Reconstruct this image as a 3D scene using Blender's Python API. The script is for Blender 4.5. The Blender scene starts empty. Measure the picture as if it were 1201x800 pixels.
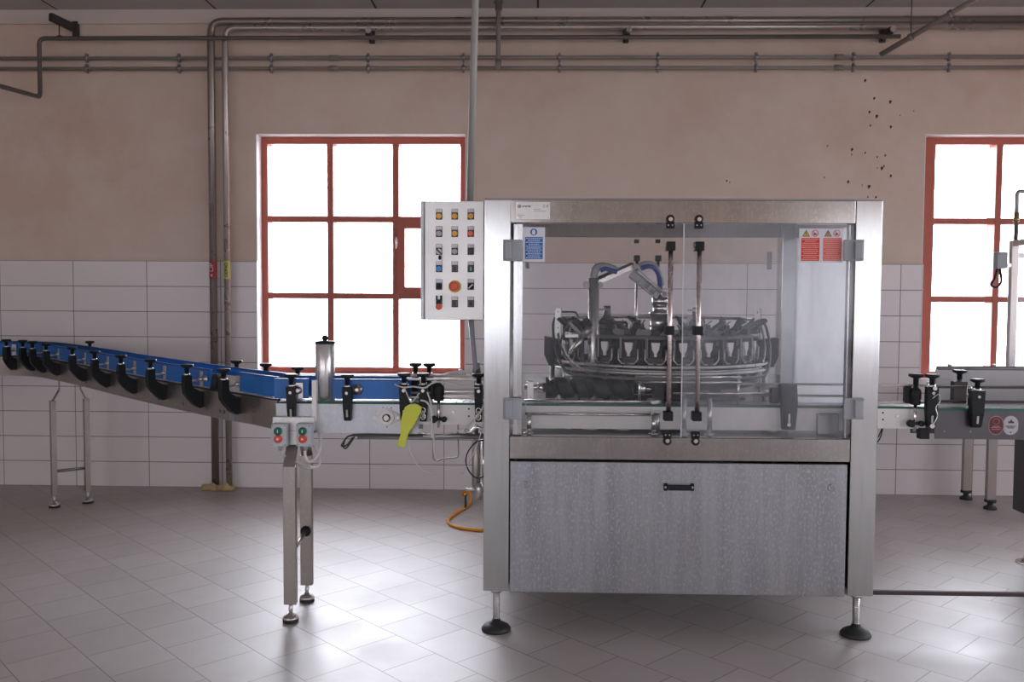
import bpy, bmesh, math, random
from mathutils import Vector, Matrix
random.seed(7)
sc = bpy.context.scene
COL = sc.collection
PI = math.pi
V = Vector

# ------------------------------------------------------------------ camera model (used to place things at a chosen depth)
FPX, EYE, CX, CY = 1045.0, 1.52, 600.5, 400.0
YAW, PITCH, ROLL = 0.0265, 0.0478, 0.0055
fw = V((-math.sin(YAW)*math.cos(PITCH), math.cos(YAW)*math.cos(PITCH), -math.sin(PITCH)))
r0 = V((math.cos(YAW), math.sin(YAW), 0)); u0 = r0.cross(fw)
rt = r0*math.cos(ROLL) + u0*math.sin(ROLL); up = -r0*math.sin(ROLL) + u0*math.cos(ROLL)
def P(px, py, Y):
    d = fw + rt*((px-CX)/FPX) - up*((py-CY)/FPX)
    t = Y/d.y
    return V((d.x*t, Y, EYE + d.z*t))
def XZ(px, py, Y):
    p = P(px, py, Y); return p.x, p.z

# ------------------------------------------------------------------ materials
M = {}
def nt(name):
    m = bpy.data.materials.new(name); m.use_nodes = True
    t = m.node_tree; t.nodes.clear()
    o = t.nodes.new('ShaderNodeOutputMaterial'); b = t.nodes.new('ShaderNodeBsdfPrincipled')
    t.links.new(b.outputs[0], o.inputs[0]); M[name] = m
    return m, t, b, o
def N(t, typ, **k):
    n = t.nodes.new(typ)
    for a, v in k.items(): setattr(n, a, v)
    return n
def rgb(c): return (c[0], c[1], c[2], 1)
def pos(t, scale):
    g = N(t, 'ShaderNodeNewGeometry'); m = N(t, 'ShaderNodeVectorMath', operation='MULTIPLY')
    m.inputs[1].default_value = scale; t.links.new(g.outputs['Position'], m.inputs[0]); return m.outputs[0]
def noise(t, scale, s=1.0, detail=4, rough=.55):
    n = N(t, 'ShaderNodeTexNoise'); n.inputs['Scale'].default_value = s; n.inputs['Detail'].default_value = detail
    n.inputs['Roughness'].default_value = rough
    t.links.new(pos(t, scale), n.inputs['Vector']); return n.outputs[0]
def ramp(t, fac, stops):
    r = N(t, 'ShaderNodeValToRGB'); e = r.color_ramp.elements
    e[0].position, e[0].color = stops[0][0], rgb(stops[0][1]) if hasattr(stops[0][1], '__len__') else rgb((stops[0][1],)*3)
    e[1].position, e[1].color = stops[-1][0], rgb(stops[-1][1]) if hasattr(stops[-1][1], '__len__') else rgb((stops[-1][1],)*3)
    for p, c in stops[1:-1]:
        x = e.new(p); x.color = rgb(c) if hasattr(c, '__len__') else rgb((c,)*3)
    t.links.new(fac, r.inputs[0]); return r.outputs[0]
def bump(t, b, h, strength=.1, dist=.002):
    n = N(t, 'ShaderNodeBump'); n.inputs['Strength'].default_value = strength; n.inputs['Distance'].default_value = dist
    t.links.new(h, n.inputs['Height']); t.links.new(n.outputs[0], b.inputs['Normal'])
def mixc(t, fac, a, b, blend='MIX'):
    m = N(t, 'ShaderNodeMix', data_type='RGBA', blend_type=blend)
    for i, x in ((0, fac), (6, a), (7, b)):
        if hasattr(x, 'is_linked') or hasattr(x, 'links'): t.links.new(x, m.inputs[i])
        elif i == 0: m.inputs[0].default_value = x
        else: m.inputs[i].default_value = rgb(x)
    return m.outputs[2]
def simple(name, c, rough=.5, metal=0., spec=None, var=.06):
    m, t, b, o = nt(name)
    n = noise(t, (9, 9, 9), 1.3)
    col = mixc(t, n, [x*(1-var) for x in c], [min(1, x*(1+var)) for x in c])
    t.links.new(col, b.inputs['Base Color'])
    b.inputs['Roughness'].default_value = rough; b.inputs['Metallic'].default_value = metal
    if spec is not None: b.inputs['Specular IOR Level'].default_value = spec
    return m
def steel(name, c=(.62, .61, .60), r0=.22, r1=.42, streak=(60, 60, 3), bs=.05, dirt=0., metal=1.0):
    m, t, b, o = nt(name)
    n = noise(t, streak, 1.0, 6, .6); n2 = noise(t, (3, 3, 3), 1.0, 5)
    k = mixc(t, .5, n, n2)
    rr = N(t, 'ShaderNodeMapRange'); rr.inputs[1].default_value = .3; rr.inputs[2].default_value = .7
    rr.inputs[3].default_value = r0; rr.inputs[4].default_value = r1
    t.links.new(k, rr.inputs[0]); t.links.new(rr.outputs[0], b.inputs['Roughness'])
    col = mixc(t, n, [x*.88 for x in c], [min(1, x*1.08) for x in c])
    if dirt:
        d = ramp(t, noise(t, (14, 14, 1.1), 1.0, 8, .7), [(.35, 0.), (.75, 1.)])
        sp = ramp(t, noise(t, (120, 120, 60), 1.0, 3, .6), [(.52, 0.), (.66, 1.)])
        col = mixc(t, d, col, [min(1, x*(1+dirt)) for x in c])
        col = mixc(t, sp, col, [min(1, x*(1+dirt*1.2)) for x in c])
    t.links.new(col, b.inputs['Base Color']); b.inputs['Metallic'].default_value = metal
    bump(t, b, n, bs, .001)
    return m
steel('steel'); steel('steel_post', (.50, .50, .50), .12, .22, (90, 90, 4), .03)
steel('steel_door', (.31, .315, .335), .34, .55, (26, 26, 1.1), .10, .42)
steel('steel_beam', (.36, .345, .33), .12, .22, (6, 6, 60), .04, .2)
steel('steel_bright', (.74, .73, .71), .10, .2, (20, 20, 20), .02)
steel('steel_panel', (.76, .755, .745), .35, .5, (5, 5, 5), .02)
steel('steel_warm', (.38, .345, .325), .3, .5, (8, 8, 8), .04, .15)
steel('rod_pink_sheen', (.80, .68, .66), .22, .34, (20, 20, 20), .02)  # pinkish reflection on the chrome rods is put into the base colour
steel('steel_tube', (.70, .69, .68), .22, .27, (2, 2, 2), .0, 0, .75)
steel('steel_pipe2', (.42, .38, .35), .24, .34, (8, 8, 8), .0, 0, .6)
steel('plate_dark', (.115, .11, .118), .3, .45, (10, 10, 20), .03)
steel('steel_dark', (.30, .29, .30), .3, .5, (30, 30, 8), .06)
steel('steel_pale', (.43, .44, .465), .3, .48, (10, 10, 30), .03, .12)
steel('steel_pipe', (.26, .225, .20), .24, .34, (8, 8, 8), .0, 0, .55)
simple('pipe_paint', (.10, .085, .075), .4)
simple('pipe_beige', (.22, .19, .165), .5)
simple('conduit_grey', (.34, .34, .31), .45)
simple('black', (.010, .013, .015), .5, 0, .3); simple('black_iron', (.035, .033, .03), .5)
simple('rubber', (.02, .022, .024), .55)
simple('rotor_dark', (.028, .03, .036), .45, 0, .35); simple('rotor_grey', (.12, .12, .13), .4)
simple('screw_plastic', (.008, .014, .014), .45, 0, .3)
simple('blue_guide', (.012, .15, .50), .4); simple('blue_edge', (.01, .06, .24), .45)
simple('green_strip', (.01, .11, .075), .45)
simple('chain', (.55, .56, .56), .35)
simple('white_plate', (.84, .83, .81), .45, 0, None, .04)
simple('white_plastic', (.75, .75, .75), .4); simple('cable_white', (.62, .61, .60), .5)
simple('box_grey', (.50, .54, .57), .45); simple('hinge_grey', (.34, .36, .39), .4)
simple('btn_green', (.0, .13, .07), .35); simple('btn_red', (.70, .07, .04), .35)
simple('btn_yellow', (.85, .42, .03), .3); simple('btn_orange', (.90, .13, .04), .3)
simple('btn_clear', (.42, .42, .42), .3); simple('btn_blue', (.03, .25, .62), .3); simple('btn_dark', (.06, .055, .055), .45)
simple('yellow', (.72, .50, .06), .4); simple('lime', (.62, .66, .06), .45)
simple('hose_orange', (.75, .30, .015), .4); simple('foam', (.50, .38, .20), .9)
simple('sign_white', (.74, .76, .82), .5, 0, None, .02); simple('sign_blue', (.015, .13, .42), .5); simple('sign_red', (.72, .035, .03), .5)
simple('sign_pale', (.50, .62, .82), .5); simple('sign_pink', (.85, .40, .36), .5); simple('sign_red_faded', (.78, .16, .14), .5)
simple('sign_dark', (.02, .02, .03), .5); simple('marker_yellow', (.55, .56, .13), .5); simple('marker_red', (.36, .02, .025), .5)
simple('sticker_red', (.11, .012, .018), .4); simple('sticker_pink', (.38, .22, .23), .5); simple('sticker_white', (.46, .46, .50), .4)
simple('window_wood', (.44, .105, .068), .45, 0, None, .12)
simple('bar_dark', (.05, .04, .045), .5); simple('bar_pink', (.17, .12, .13), .5)
simple('brass', (.45, .33, .15), .35, 1.)
simple('spot', (.045, .02, .015), .8); simple('hose_blue', (.02, .07, .30), .35)
simple('brown_block', (.045, .032, .028), .5); simple('guard_grey', (.33, .33, .34), .38, .6)
simple('cabinet_dark', (.07, .07, .075), .4, .5)

def glassmat(name, tint, lo, hi, haze, scale=(3, 3, 1.2), grough=.08, gl=.06, tlf=.5):
    m, t, b, o = nt(name); t.nodes.remove(b)
    tr = N(t, 'ShaderNodeBsdfTransparent'); tr.inputs[0].default_value = rgb(tint)
    df = N(t, 'ShaderNodeBsdfDiffuse'); df.inputs[0].default_value = rgb(haze)
    tl = N(t, 'ShaderNodeBsdfTranslucent'); tl.inputs[0].default_value = rgb(haze)
    ad = N(t, 'ShaderNodeMixShader'); ad.inputs[0].default_value = tlf
    t.links.new(df.outputs[0], ad.inputs[1]); t.links.new(tl.outputs[0], ad.inputs[2])
    gs = N(t, 'ShaderNodeBsdfGlossy'); gs.inputs['Roughness'].default_value = grough
    n = noise(t, scale, 1.0, 7, .65)
    mr = N(t, 'ShaderNodeMapRange'); mr.inputs[1].default_value = .3; mr.inputs[2].default_value = .72
    mr.inputs[3].default_value = lo; mr.inputs[4].default_value = hi; t.links.new(n, mr.inputs[0])
    a = N(t, 'ShaderNodeMixShader'); t.links.new(mr.outputs[0], a.inputs[0])
    t.links.new(tr.outputs[0], a.inputs[1]); t.links.new(ad.outputs[0], a.inputs[2])
    f = N(t, 'ShaderNodeFresnel'); f.inputs[0].default_value = 1.4
    mm = N(t, 'ShaderNodeMath', operation='MULTIPLY'); mm.inputs[1].default_value = gl*10
    t.links.new(f.outputs[0], mm.inputs[0])
    c = N(t, 'ShaderNodeMixShader'); t.links.new(mm.outputs[0], c.inputs[0])
    t.links.new(a.outputs[0], c.inputs[1]); t.links.new(gs.outputs[0], c.inputs[2])
    t.links.new(c.outputs[0], o.inputs[0]); return m
glassmat('door_glass', (.99, .99, .99), .008, .05, (.9, .92, 1.), gl=.06)
glassmat('door_glass_hazy', (.99, .99, .995), .03, .26, (.9, .94, 1.), (2.2, 2.2, 1.1), gl=.05)
glassmat('side_milky_glare', (.97, .98, 1.), .72, .86, (.96, .98, 1.), (2, 2, 2), tlf=.85)  # milky sheet; its whiteness partly stands in for a window reflected in the glass
glassmat('pane', (.98, .98, 1.), .0, .02, (.8, .8, .8), gl=.05, grough=.02)
glassmat('cover_clear', (.9, .92, .95), .05, .2, (.8, .85, .95))

# plaster
m, t, b, o = nt('plaster')
n1 = noise(t, (.55, .55, .55), 1.0, 6, .6); n2 = noise(t, (2.4, 2.4, 2.4), 1.0, 7, .65)
c1 = ramp(t, n1, [(.3, (.60, .455, .365)), (.5, (.64, .515, .425)), (.7, (.68, .565, .475))])
c2 = mixc(t, ramp(t, n2, [(.38, 0.), (.66, 1.)]), c1, (.70, .60, .51))
t.links.new(mixc(t, .75, c1, c2), b.inputs['Base Color'])
b.inputs['Roughness'].default_value = .75; bump(t, b, n2, .2, .004)
m, t, b, o = nt('cornice_paint'); b.inputs['Roughness'].default_value = .8
t.links.new(mixc(t, noise(t, (3, 3, 3)), (.60, .54, .49), (.66, .60, .55)), b.inputs['Base Color'])
# ceiling with panel seams
m, t, b, o = nt('ceiling_panels'); b.inputs['Roughness'].default_value = .8
br = N(t, 'ShaderNodeTexBrick'); br.offset = 0; br.inputs['Scale'].default_value = 1
br.inputs['Brick Width'].default_value = 1.25; br.inputs['Row Height'].default_value = 6.0; br.inputs['Mortar Size'].default_value = .008
br.inputs['Color1'].default_value = rgb((.44, .40, .385)); br.inputs['Color2'].default_value = rgb((.48, .44, .425)); br.inputs['Mortar'].default_value = rgb((.04, .035, .03))
t.links.new(pos(t, (1, 1, 1)), br.inputs['Vector']); t.links.new(br.outputs[0], b.inputs['Base Color'])
# wall tiles 592 x 200
def tile_mat(name, axis):
    m, t, b, o = nt(name)
    g = N(t, 'ShaderNodeNewGeometry'); s = N(t, 'ShaderNodeSeparateXYZ'); c = N(t, 'ShaderNodeCombineXYZ')
    t.links.new(g.outputs['Position'], s.inputs[0])
    ad = N(t, 'ShaderNodeMath', operation='ADD'); ad.inputs[1].default_value = .719 + .59*30 if axis == 'X' else 30*.59
    t.links.new(s.outputs[axis], ad.inputs[0]); t.links.new(ad.outputs[0], c.inputs[0]); t.links.new(s.outputs['Z'], c.inputs[1])
    br = N(t, 'ShaderNodeTexBrick'); br.offset = 0; br.inputs['Scale'].default_value = 1
    br.inputs['Brick Width'].default_value = .59; br.inputs['Row Height'].default_value = .2; br.inputs['Mortar Size'].default_value = .0032
    br.inputs['Mortar Smooth'].default_value = .2
    br.inputs['Color1'].default_value = rgb((.76, .73, .72)); br.inputs['Color2'].default_value = rgb((.80, .77, .76)); br.inputs['Mortar'].default_value = rgb((.17, .13, .12))
    t.links.new(c.outputs[0], br.inputs['Vector'])
    k = mixc(t, ramp(t, noise(t, (1.3, 1.3, 1.3), 1., 5), [(.3, 0.), (.8, .35)]), br.outputs[0], (.68, .63, .62), 'MIX')
    t.links.new(k, b.inputs['Base Color']); b.inputs['Roughness'].default_value = .28
    inv = N(t, 'ShaderNodeMath', operation='SUBTRACT'); inv.inputs[0].default_value = 1; t.links.new(br.outputs[1], inv.inputs[1])
    bump(t, b, inv.outputs[0], .5, .002)
tile_mat('tile_wall', 'X'); tile_mat('tile_wall_side', 'Y')
# floor tiles: 276 mm square, running bond at 45 degrees
m, t, b, o = nt('floor_tiles')
g = N(t, 'ShaderNodeNewGeometry')
def dot(v, off):
    d = N(t, 'ShaderNodeVectorMath', operation='DOT_PRODUCT'); d.inputs[1].default_value = v
    t.links.new(g.outputs['Position'], d.inputs[0])
    a = N(t, 'ShaderNodeMath', operation='ADD'); a.inputs[1].default_value = off; t.links.new(d.outputs['Value'], a.inputs[0]); return a.outputs[0]
q = 1/math.sqrt(2)
c = N(t, 'ShaderNodeCombineXYZ')
t.links.new(dot((q, -q, 0), -.107 + .277*100), c.inputs[0]); t.links.new(dot((q, q, 0), -2.345 + .276*100), c.inputs[1])
br = N(t, 'ShaderNodeTexBrick'); br.offset = .5; br.offset_frequency = 2; br.inputs['Scale'].default_value = 1
br.inputs['Brick Width'].default_value = .277; br.inputs['Row Height'].default_value = .276; br.inputs['Mortar Size'].default_value = .0022
br.inputs['Mortar Smooth'].default_value = .3; br.inputs['Bias'].default_value = 0
br.inputs['Color1'].default_value = rgb((.37, .345, .335)); br.inputs['Color2'].default_value = rgb((.42, .395, .385)); br.inputs['Mortar'].default_value = rgb((.09, .07, .06))
t.links.new(c.outputs[0], br.inputs['Vector'])
st = ramp(t, noise(t, (1.1, 1.1, 1.1), 1., 8, .65), [(.35, 0.), (.72, .5)])
k = mixc(t, st, br.outputs[0], (.31, .28, .26))
dk = ramp(t, noise(t, (4.2, 9., 4), 1., 9, .75), [(.69, 0.), (.84, .45)])
k = mixc(t, dk, k, (.22, .15, .15))
t.links.new(k, b.inputs['Base Color'])
rr = N(t, 'ShaderNodeMapRange'); rr.inputs[1].default_value = .3; rr.inputs[2].default_value = .75; rr.inputs[3].default_value = .40; rr.inputs[4].default_value = .54
t.links.new(noise(t, (2.2, 2.2, 2.2), 1., 7, .7), rr.inputs[0]); t.links.new(rr.outputs[0], b.inputs['Roughness'])
b.inputs['IOR'].default_value = 1.85
inv = N(t, 'ShaderNodeMath', operation='SUBTRACT'); inv.inputs[0].default_value = 1; t.links.new(br.outputs[1], inv.inputs[1])
bump(t, b, inv.outputs[0], .6, .002)

# ------------------------------------------------------------------ mesh builder
WL = {}    # world location of every object (translation-only hierarchy)
class MB:
    def __init__(s): s.bm = bmesh.new(); s.mats = []; s.cur = 0
    def mat(s, name):
        if name not in s.mats: s.mats.append(name)
        s.cur = s.mats.index(name); return s
    def _fin(s, faces, smooth=False):
        for f in faces: f.material_index = s.cur; f.smooth = smooth
    def box(s, x0, x1, y0, y1, z0, z1, bev=0, rot=None, piv=None):
        r = bmesh.ops.create_cube(s.bm, size=1)['verts']
        c = V(((x0+x1)/2, (y0+y1)/2, (z0+z1)/2))
        for v in r: v.co = V((v.co.x*(x1-x0), v.co.y*(y1-y0), v.co.z*(z1-z0))) + c
        fs = {f for v in r for f in v.link_faces}
        if bev > 0:
            es = list({e for v in r for e in v.link_edges})
            q = bmesh.ops.bevel(s.bm, geom=es, offset=bev, segments=2, profile=.5, affect='EDGES')
            fs = set(q['faces']) | {f for f in fs if f.is_valid}
            r = list({v for f in fs for v in f.verts})
        if rot is not None:
            p = V(piv) if piv is not None else c
            for v in r: v.co = rot @ (v.co-p) + p
        s._fin(fs); return s
    def bar(s, a, b, w, h, upv=(0, 0, 1), bev=0):
        a, b = V(a), V(b); d = (b-a); L = d.length; d.normalize()
        side = d.cross(V(upv)); side = side.normalized() if side.length > 1e-5 else V((1, 0, 0))
        u = side.cross(d)
        R = Matrix((side, d, u)).transposed()
        mid = (a+b)/2
        return s.box(mid.x-w/2, mid.x+w/2, mid.y-L/2, mid.y+L/2, mid.z-h/2, mid.z+h/2, bev, R)
    def tube(s, pts, r, seg=12, closed=False, cap=True, radii=None):
        pts = [V(p) for p in pts]; n = len(pts); rings = []; pn = None
        for i, p in enumerate(pts):
            if closed: d = pts[(i+1) % n] - pts[i-1]
            else: d = (pts[min(i+1, n-1)] - pts[max(i-1, 0)])
            d.normalize()
            if pn is None:
                a = V((0, 0, 1)) if abs(d.z) < .9 else V((1, 0, 0))
                pn = (a - d*a.dot(d)).normalized()
            else:
                pn = (pn - d*pn.dot(d))
                pn = pn.normalized() if pn.length > 1e-6 else V((1, 0, 0))
            bn = d.cross(pn); rr = radii[i] if radii else r
            rings.append([s.bm.verts.new(p + (pn*math.cos(2*PI*k/seg) + bn*math.sin(2*PI*k/seg))*rr) for k in range(seg)])
        fs = []
        m = n if closed else n-1
        for i in range(m):
            A, B = rings[i], rings[(i+1) % n]
            for k in range(seg): fs.append(s.bm.faces.new((A[k], A[(k+1) % seg], B[(k+1) % seg], B[k])))
        s._fin(fs, True)
        if cap and not closed:
            s._fin([s.bm.faces.new(rings[0][::-1]), s.bm.faces.new(rings[-1])])
        return s
    def cyl(s, a, b, r, seg=20): return s.tube([a, b], r, seg)
    def lathe(s, base, axis, prof, seg=24):   # prof: (dist along axis, radius)
        base = V(base); ax = V(axis).normalized()
        a = V((0, 0, 1)) if abs(ax.z) < .9 else V((1, 0, 0))
        e1 = (a-ax*a.dot(ax)).normalized(); e2 = ax.cross(e1); rings = []
        for h, r in prof:
            r = max(r, 1e-4)
            rings.append([s.bm.verts.new(base+ax*h+(e1*math.cos(2*PI*k/seg)+e2*math.sin(2*PI*k/seg))*r) for k in range(seg)])
        fs = []
        for A, B in zip(rings[:-1], rings[1:]):
            for k in range(seg): fs.append(s.bm.faces.new((A[k], A[(k+1) % seg], B[(k+1) % seg], B[k])))
        fs.append(s.bm.faces.new(rings[0][::-1])); fs.append(s.bm.faces.new(rings[-1]))
        s._fin(fs)
        for f in fs[:-2]: f.smooth = abs(f.normal.dot(ax)) < .7 if f.normal.length else True
        return s
    def prism(s, poly, o, e1, e2, th, sm=False):   # poly in (e1,e2), extruded along e1 x e2, centred
        o, e1, e2 = V(o), V(e1).normalized(), V(e2).normalized(); n = e1.cross(e2)
        A = [s.bm.verts.new(o+e1*x+e2*y-n*th/2) for x, y in poly]
        B = [s.bm.verts.new(o+e1*x+e2*y+n*th/2) for x, y in poly]
        fs = [s.bm.faces.new(A[::-1]), s.bm.faces.new(B)]
        k = len(poly)
        for i in range(k): fs.append(s.bm.faces.new((A[i], A[(i+1) % k], B[(i+1) % k], B[i])))
        s._fin(fs); return s
    def strip(s, pts, zs0, zs1, th, normals):     # curved wall strip following pts (XY), thickness towards -normal
        n = len(pts); R = []
        for i in range(n):
            p, q = V((*pts[i], 0)), V((*normals[i], 0))
            a, b = zs0[i], zs1[i]
            R.append([s.bm.verts.new(v) for v in (V((p.x, p.y, a)), V((p.x, p.y, b)), V((p.x-q.x*th, p.y-q.y*th, b)), V((p.x-q.x*th, p.y-q.y*th, a)))])
        fs = []
        for A, B in zip(R[:-1], R[1:]):
            for k in range(4): fs.append(s.bm.faces.new((A[k], A[(k+1) % 4], B[(k+1) % 4], B[k])))
        fs += [s.bm.faces.new(R[0]), s.bm.faces.new(R[-1][::-1])]
        s._fin(fs)
        return s
    def build(s, name, mat=None, parent=None):
        bm = s.bm
        bmesh.ops.recalc_face_normals(bm, faces=bm.faces[:])
        me = bpy.data.meshes.new(name)
        lo = V([min(v.co[i] for v in bm.verts) for i in range(3)]); hi = V([max(v.co[i] for v in bm.verts) for i in range(3)])
        c = V(((lo.x+hi.x)/2, (lo.y+hi.y)/2, lo.z)) if parent is None else (lo+hi)/2
        for v in bm.verts: v.co -= c
        bm.to_mesh(me); bm.free()
        for k in (s.mats or [mat]): me.materials.append(M[k])
        o = bpy.data.objects.new(name, me); COL.objects.link(o); WL[o.name] = c
        if parent is not None: o.parent = parent; o.location = c-WL[parent.name]
        else: o.location = c
        return o
def tag(o, label, cat, group=None):
    o['label'] = label; o['category'] = cat
    if group: o['group'] = group
    return o
def root(name, loc, label=None, cat=None, group=None, kind=None):
    e = bpy.data.objects.new(name, None); e.empty_display_size = .1; COL.objects.link(e); e.location = loc; WL[e.name] = V(loc)
    if label: tag(e, label, cat, group)
    if kind: e['kind'] = kind
    return e
def struct(o): o['kind'] = 'structure'; return o
def text(body, size, origin, mat, parent, name, rotz90=False, extr=.0004, bold=0.0, align='CENTER', axis='front'):
    cu = bpy.data.curves.new(name, 'FONT'); cu.body = body; cu.size = size; cu.extrude = extr; cu.align_x = align; cu.align_y = 'CENTER'; cu.offset = bold
    tmp = bpy.data.objects.new(name+'_src', cu); COL.objects.link(tmp)
    bpy.context.view_layer.update()
    me = bpy.data.meshes.new_from_object(tmp.evaluated_get(bpy.context.evaluated_depsgraph_get()))
    bpy.data.objects.remove(tmp); me.name = name
    R = Matrix.Rotation(PI/2, 4, 'X')
    if rotz90: R = R @ Matrix.Rotation(PI/2, 4, 'Z')
    me.transform(R); me.materials.clear(); me.materials.append(M[mat])
    o = bpy.data.objects.new(name, me); COL.objects.link(o); WL[o.name] = V(origin)
    o.parent = parent; o.location = V(origin)-WL[parent.name]
    return o
def arc(p0, p1, p2, r, n=6):    # rounded corner points at p1
    p0, p1, p2 = V(p0), V(p1), V(p2); a = (p0-p1).normalized(); b = (p2-p1).normalized()
    ang = a.angle(b); d = r/math.tan(ang/2); s = p1+a*d; e = p1+b*d
    return [(s*(1-k)*(1-k)+p1*2*k*(1-k)+e*k*k) for k in [i/n for i in range(n+1)]]
def route(pts, r=.08, n=6):
    out = [V(pts[0])]
    for i in range(1, len(pts)-1): out += arc(pts[i-1], pts[i], pts[i+1], r, n)
    return out+[V(pts[-1])]
def smooth(pts, n=8):
    pts = [V(p) for p in pts]; out = []
    for i in range(len(pts)-1):
        a, b, c, d = pts[max(i-1, 0)], pts[i], pts[i+1], pts[min(i+2, len(pts)-1)]
        for k in range(n):
            t = k/n
            out.append(.5*((2*b)+(c-a)*t+(2*a-5*b+4*c-d)*t*t+(3*b-a-3*c+d)*t**3))
    return out+[pts[-1]]

# ------------------------------------------------------------------ room shell
RX0, RX1, RY0, RY1, RZ = -6.6, 6.6, -4.6, 7.0, 3.752
WT = .30
wz0, wz1 = .905, 2.80
WIN = [(-2.205, -.553), (2.985, 4.64)]          # front wall windows (X ranges)
BWIN = [(-6.1, -3.7), (-2.5, -.1), (4.0, 6.4)]                   # unseen windows behind the viewer; the leftmost is added to brighten the room
bz0, bz1 = .85, 2.62
f = MB(); f.box(RX0-.3, RX1+.3, RY0-.3, RY1+.3, -.15, 0); struct(f.build('floor', 'floor_tiles'))
f = MB(); f.box(RX0-.3, RX1+.3, RY0-.3, RY1+.3, RZ, RZ+.2); struct(f.build('ceiling', 'ceiling_panels'))
def wall_with_holes(name, y0, y1, z0, z1, wins, wa, wb, mat):
    w = MB(); w.mat(mat); x = RX0-.3
    for a, b in wins:
        w.box(x, a, y0, y1, z0, z1); w.box(a, b, y0, y1, z0, min(wa, z1))
        if z1 > wb: w.box(a, b, y0, y1, wb, z1)
        x = b
    w.box(x, RX1+.3, y0, y1, z0, z1)
    return struct(w.build(name))
wall_with_holes('wall_front', 7.0, 7.0+WT, 0, RZ, WIN, wz0, wz1, 'plaster')
wall_with_holes('wall_back', RY0-WT, RY0, 0, RZ, BWIN, bz0, bz1, 'plaster')
SZ1 = 3.25
FILL_SWIN = {'wall_left': [(-3.9, -1.3)], 'wall_right': [(-3.9, -1.3), (-.6, 2.0), (2.7, 5.2)]}   # unseen side-wall windows, added to brighten the room (Y ranges)
for nm, a, b in (('wall_left', RX0-.3, RX0), ('wall_right', RX1, RX1+.3)):
    w = MB(); y = RY0
    for c, d in FILL_SWIN[nm]:
        w.box(a, b, y, c, 0, RZ); w.box(a, b, c, d, 0, wz0); w.box(a, b, c, d, SZ1, RZ); y = d
    w.box(a, b, y, RY1, 0, RZ); struct(w.build(nm, 'plaster'))
# tiled wainscot: proud layer on every wall
w = MB(); w.mat('tile_wall'); x = RX0
for a, b in WIN:
    w.box(x, a, 6.985, 7.0, 0, 1.80); w.box(a, b, 6.985, 7.0, 0, wz0); x = b
w.box(x, RX1, 6.985, 7.0, 0, 1.80); struct(w.build('trim_1'))
w = MB(); w.mat('tile_wall'); x = RX0
for a, b in BWIN:
    w.box(x, a, RY0, RY0+.015, 0, 1.80); w.box(a, b, RY0, RY0+.015, 0, bz0); x = b
w.box(x, RX1, RY0, RY0+.015, 0, 1.80); struct(w.build('trim_2'))
for nm, tn_, a, b in (('wall_left', 'trim_3', RX0, RX0+.015), ('wall_right', 'trim_4', RX1-.015, RX1)):
    w = MB(); y = RY0+.02
    for c, d in FILL_SWIN[nm]: w.box(a, b, y, c, 0, 1.80); w.box(a, b, c, d, 0, wz0); y = d
    w.box(a, b, y, 6.98, 0, 1.80); struct(w.build(tn_, 'tile_wall_side'))
w = MB(); w.box(RX0, RX1, 6.975, 7.0, 3.645, RZ); struct(w.build('trim_5', 'cornice_paint'))
# white edge strips and tiled reveals of the openings
w = MB()
for a, b in WIN:
    for x0, x1 in ((a, a+.006), (b-.006, b)): w.box(x0, x1, 6.982, 7.12, wz0, 1.80); w.box(x0, x1, 7.0, 7.12, 1.80, wz1)
    w.box(a, b, 6.982, 7.12, wz0, wz0+.006); w.box(a, b, 7.0, 7.12, wz1-.006, wz1)
struct(w.build('trim_6', 'white_plastic'))

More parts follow.
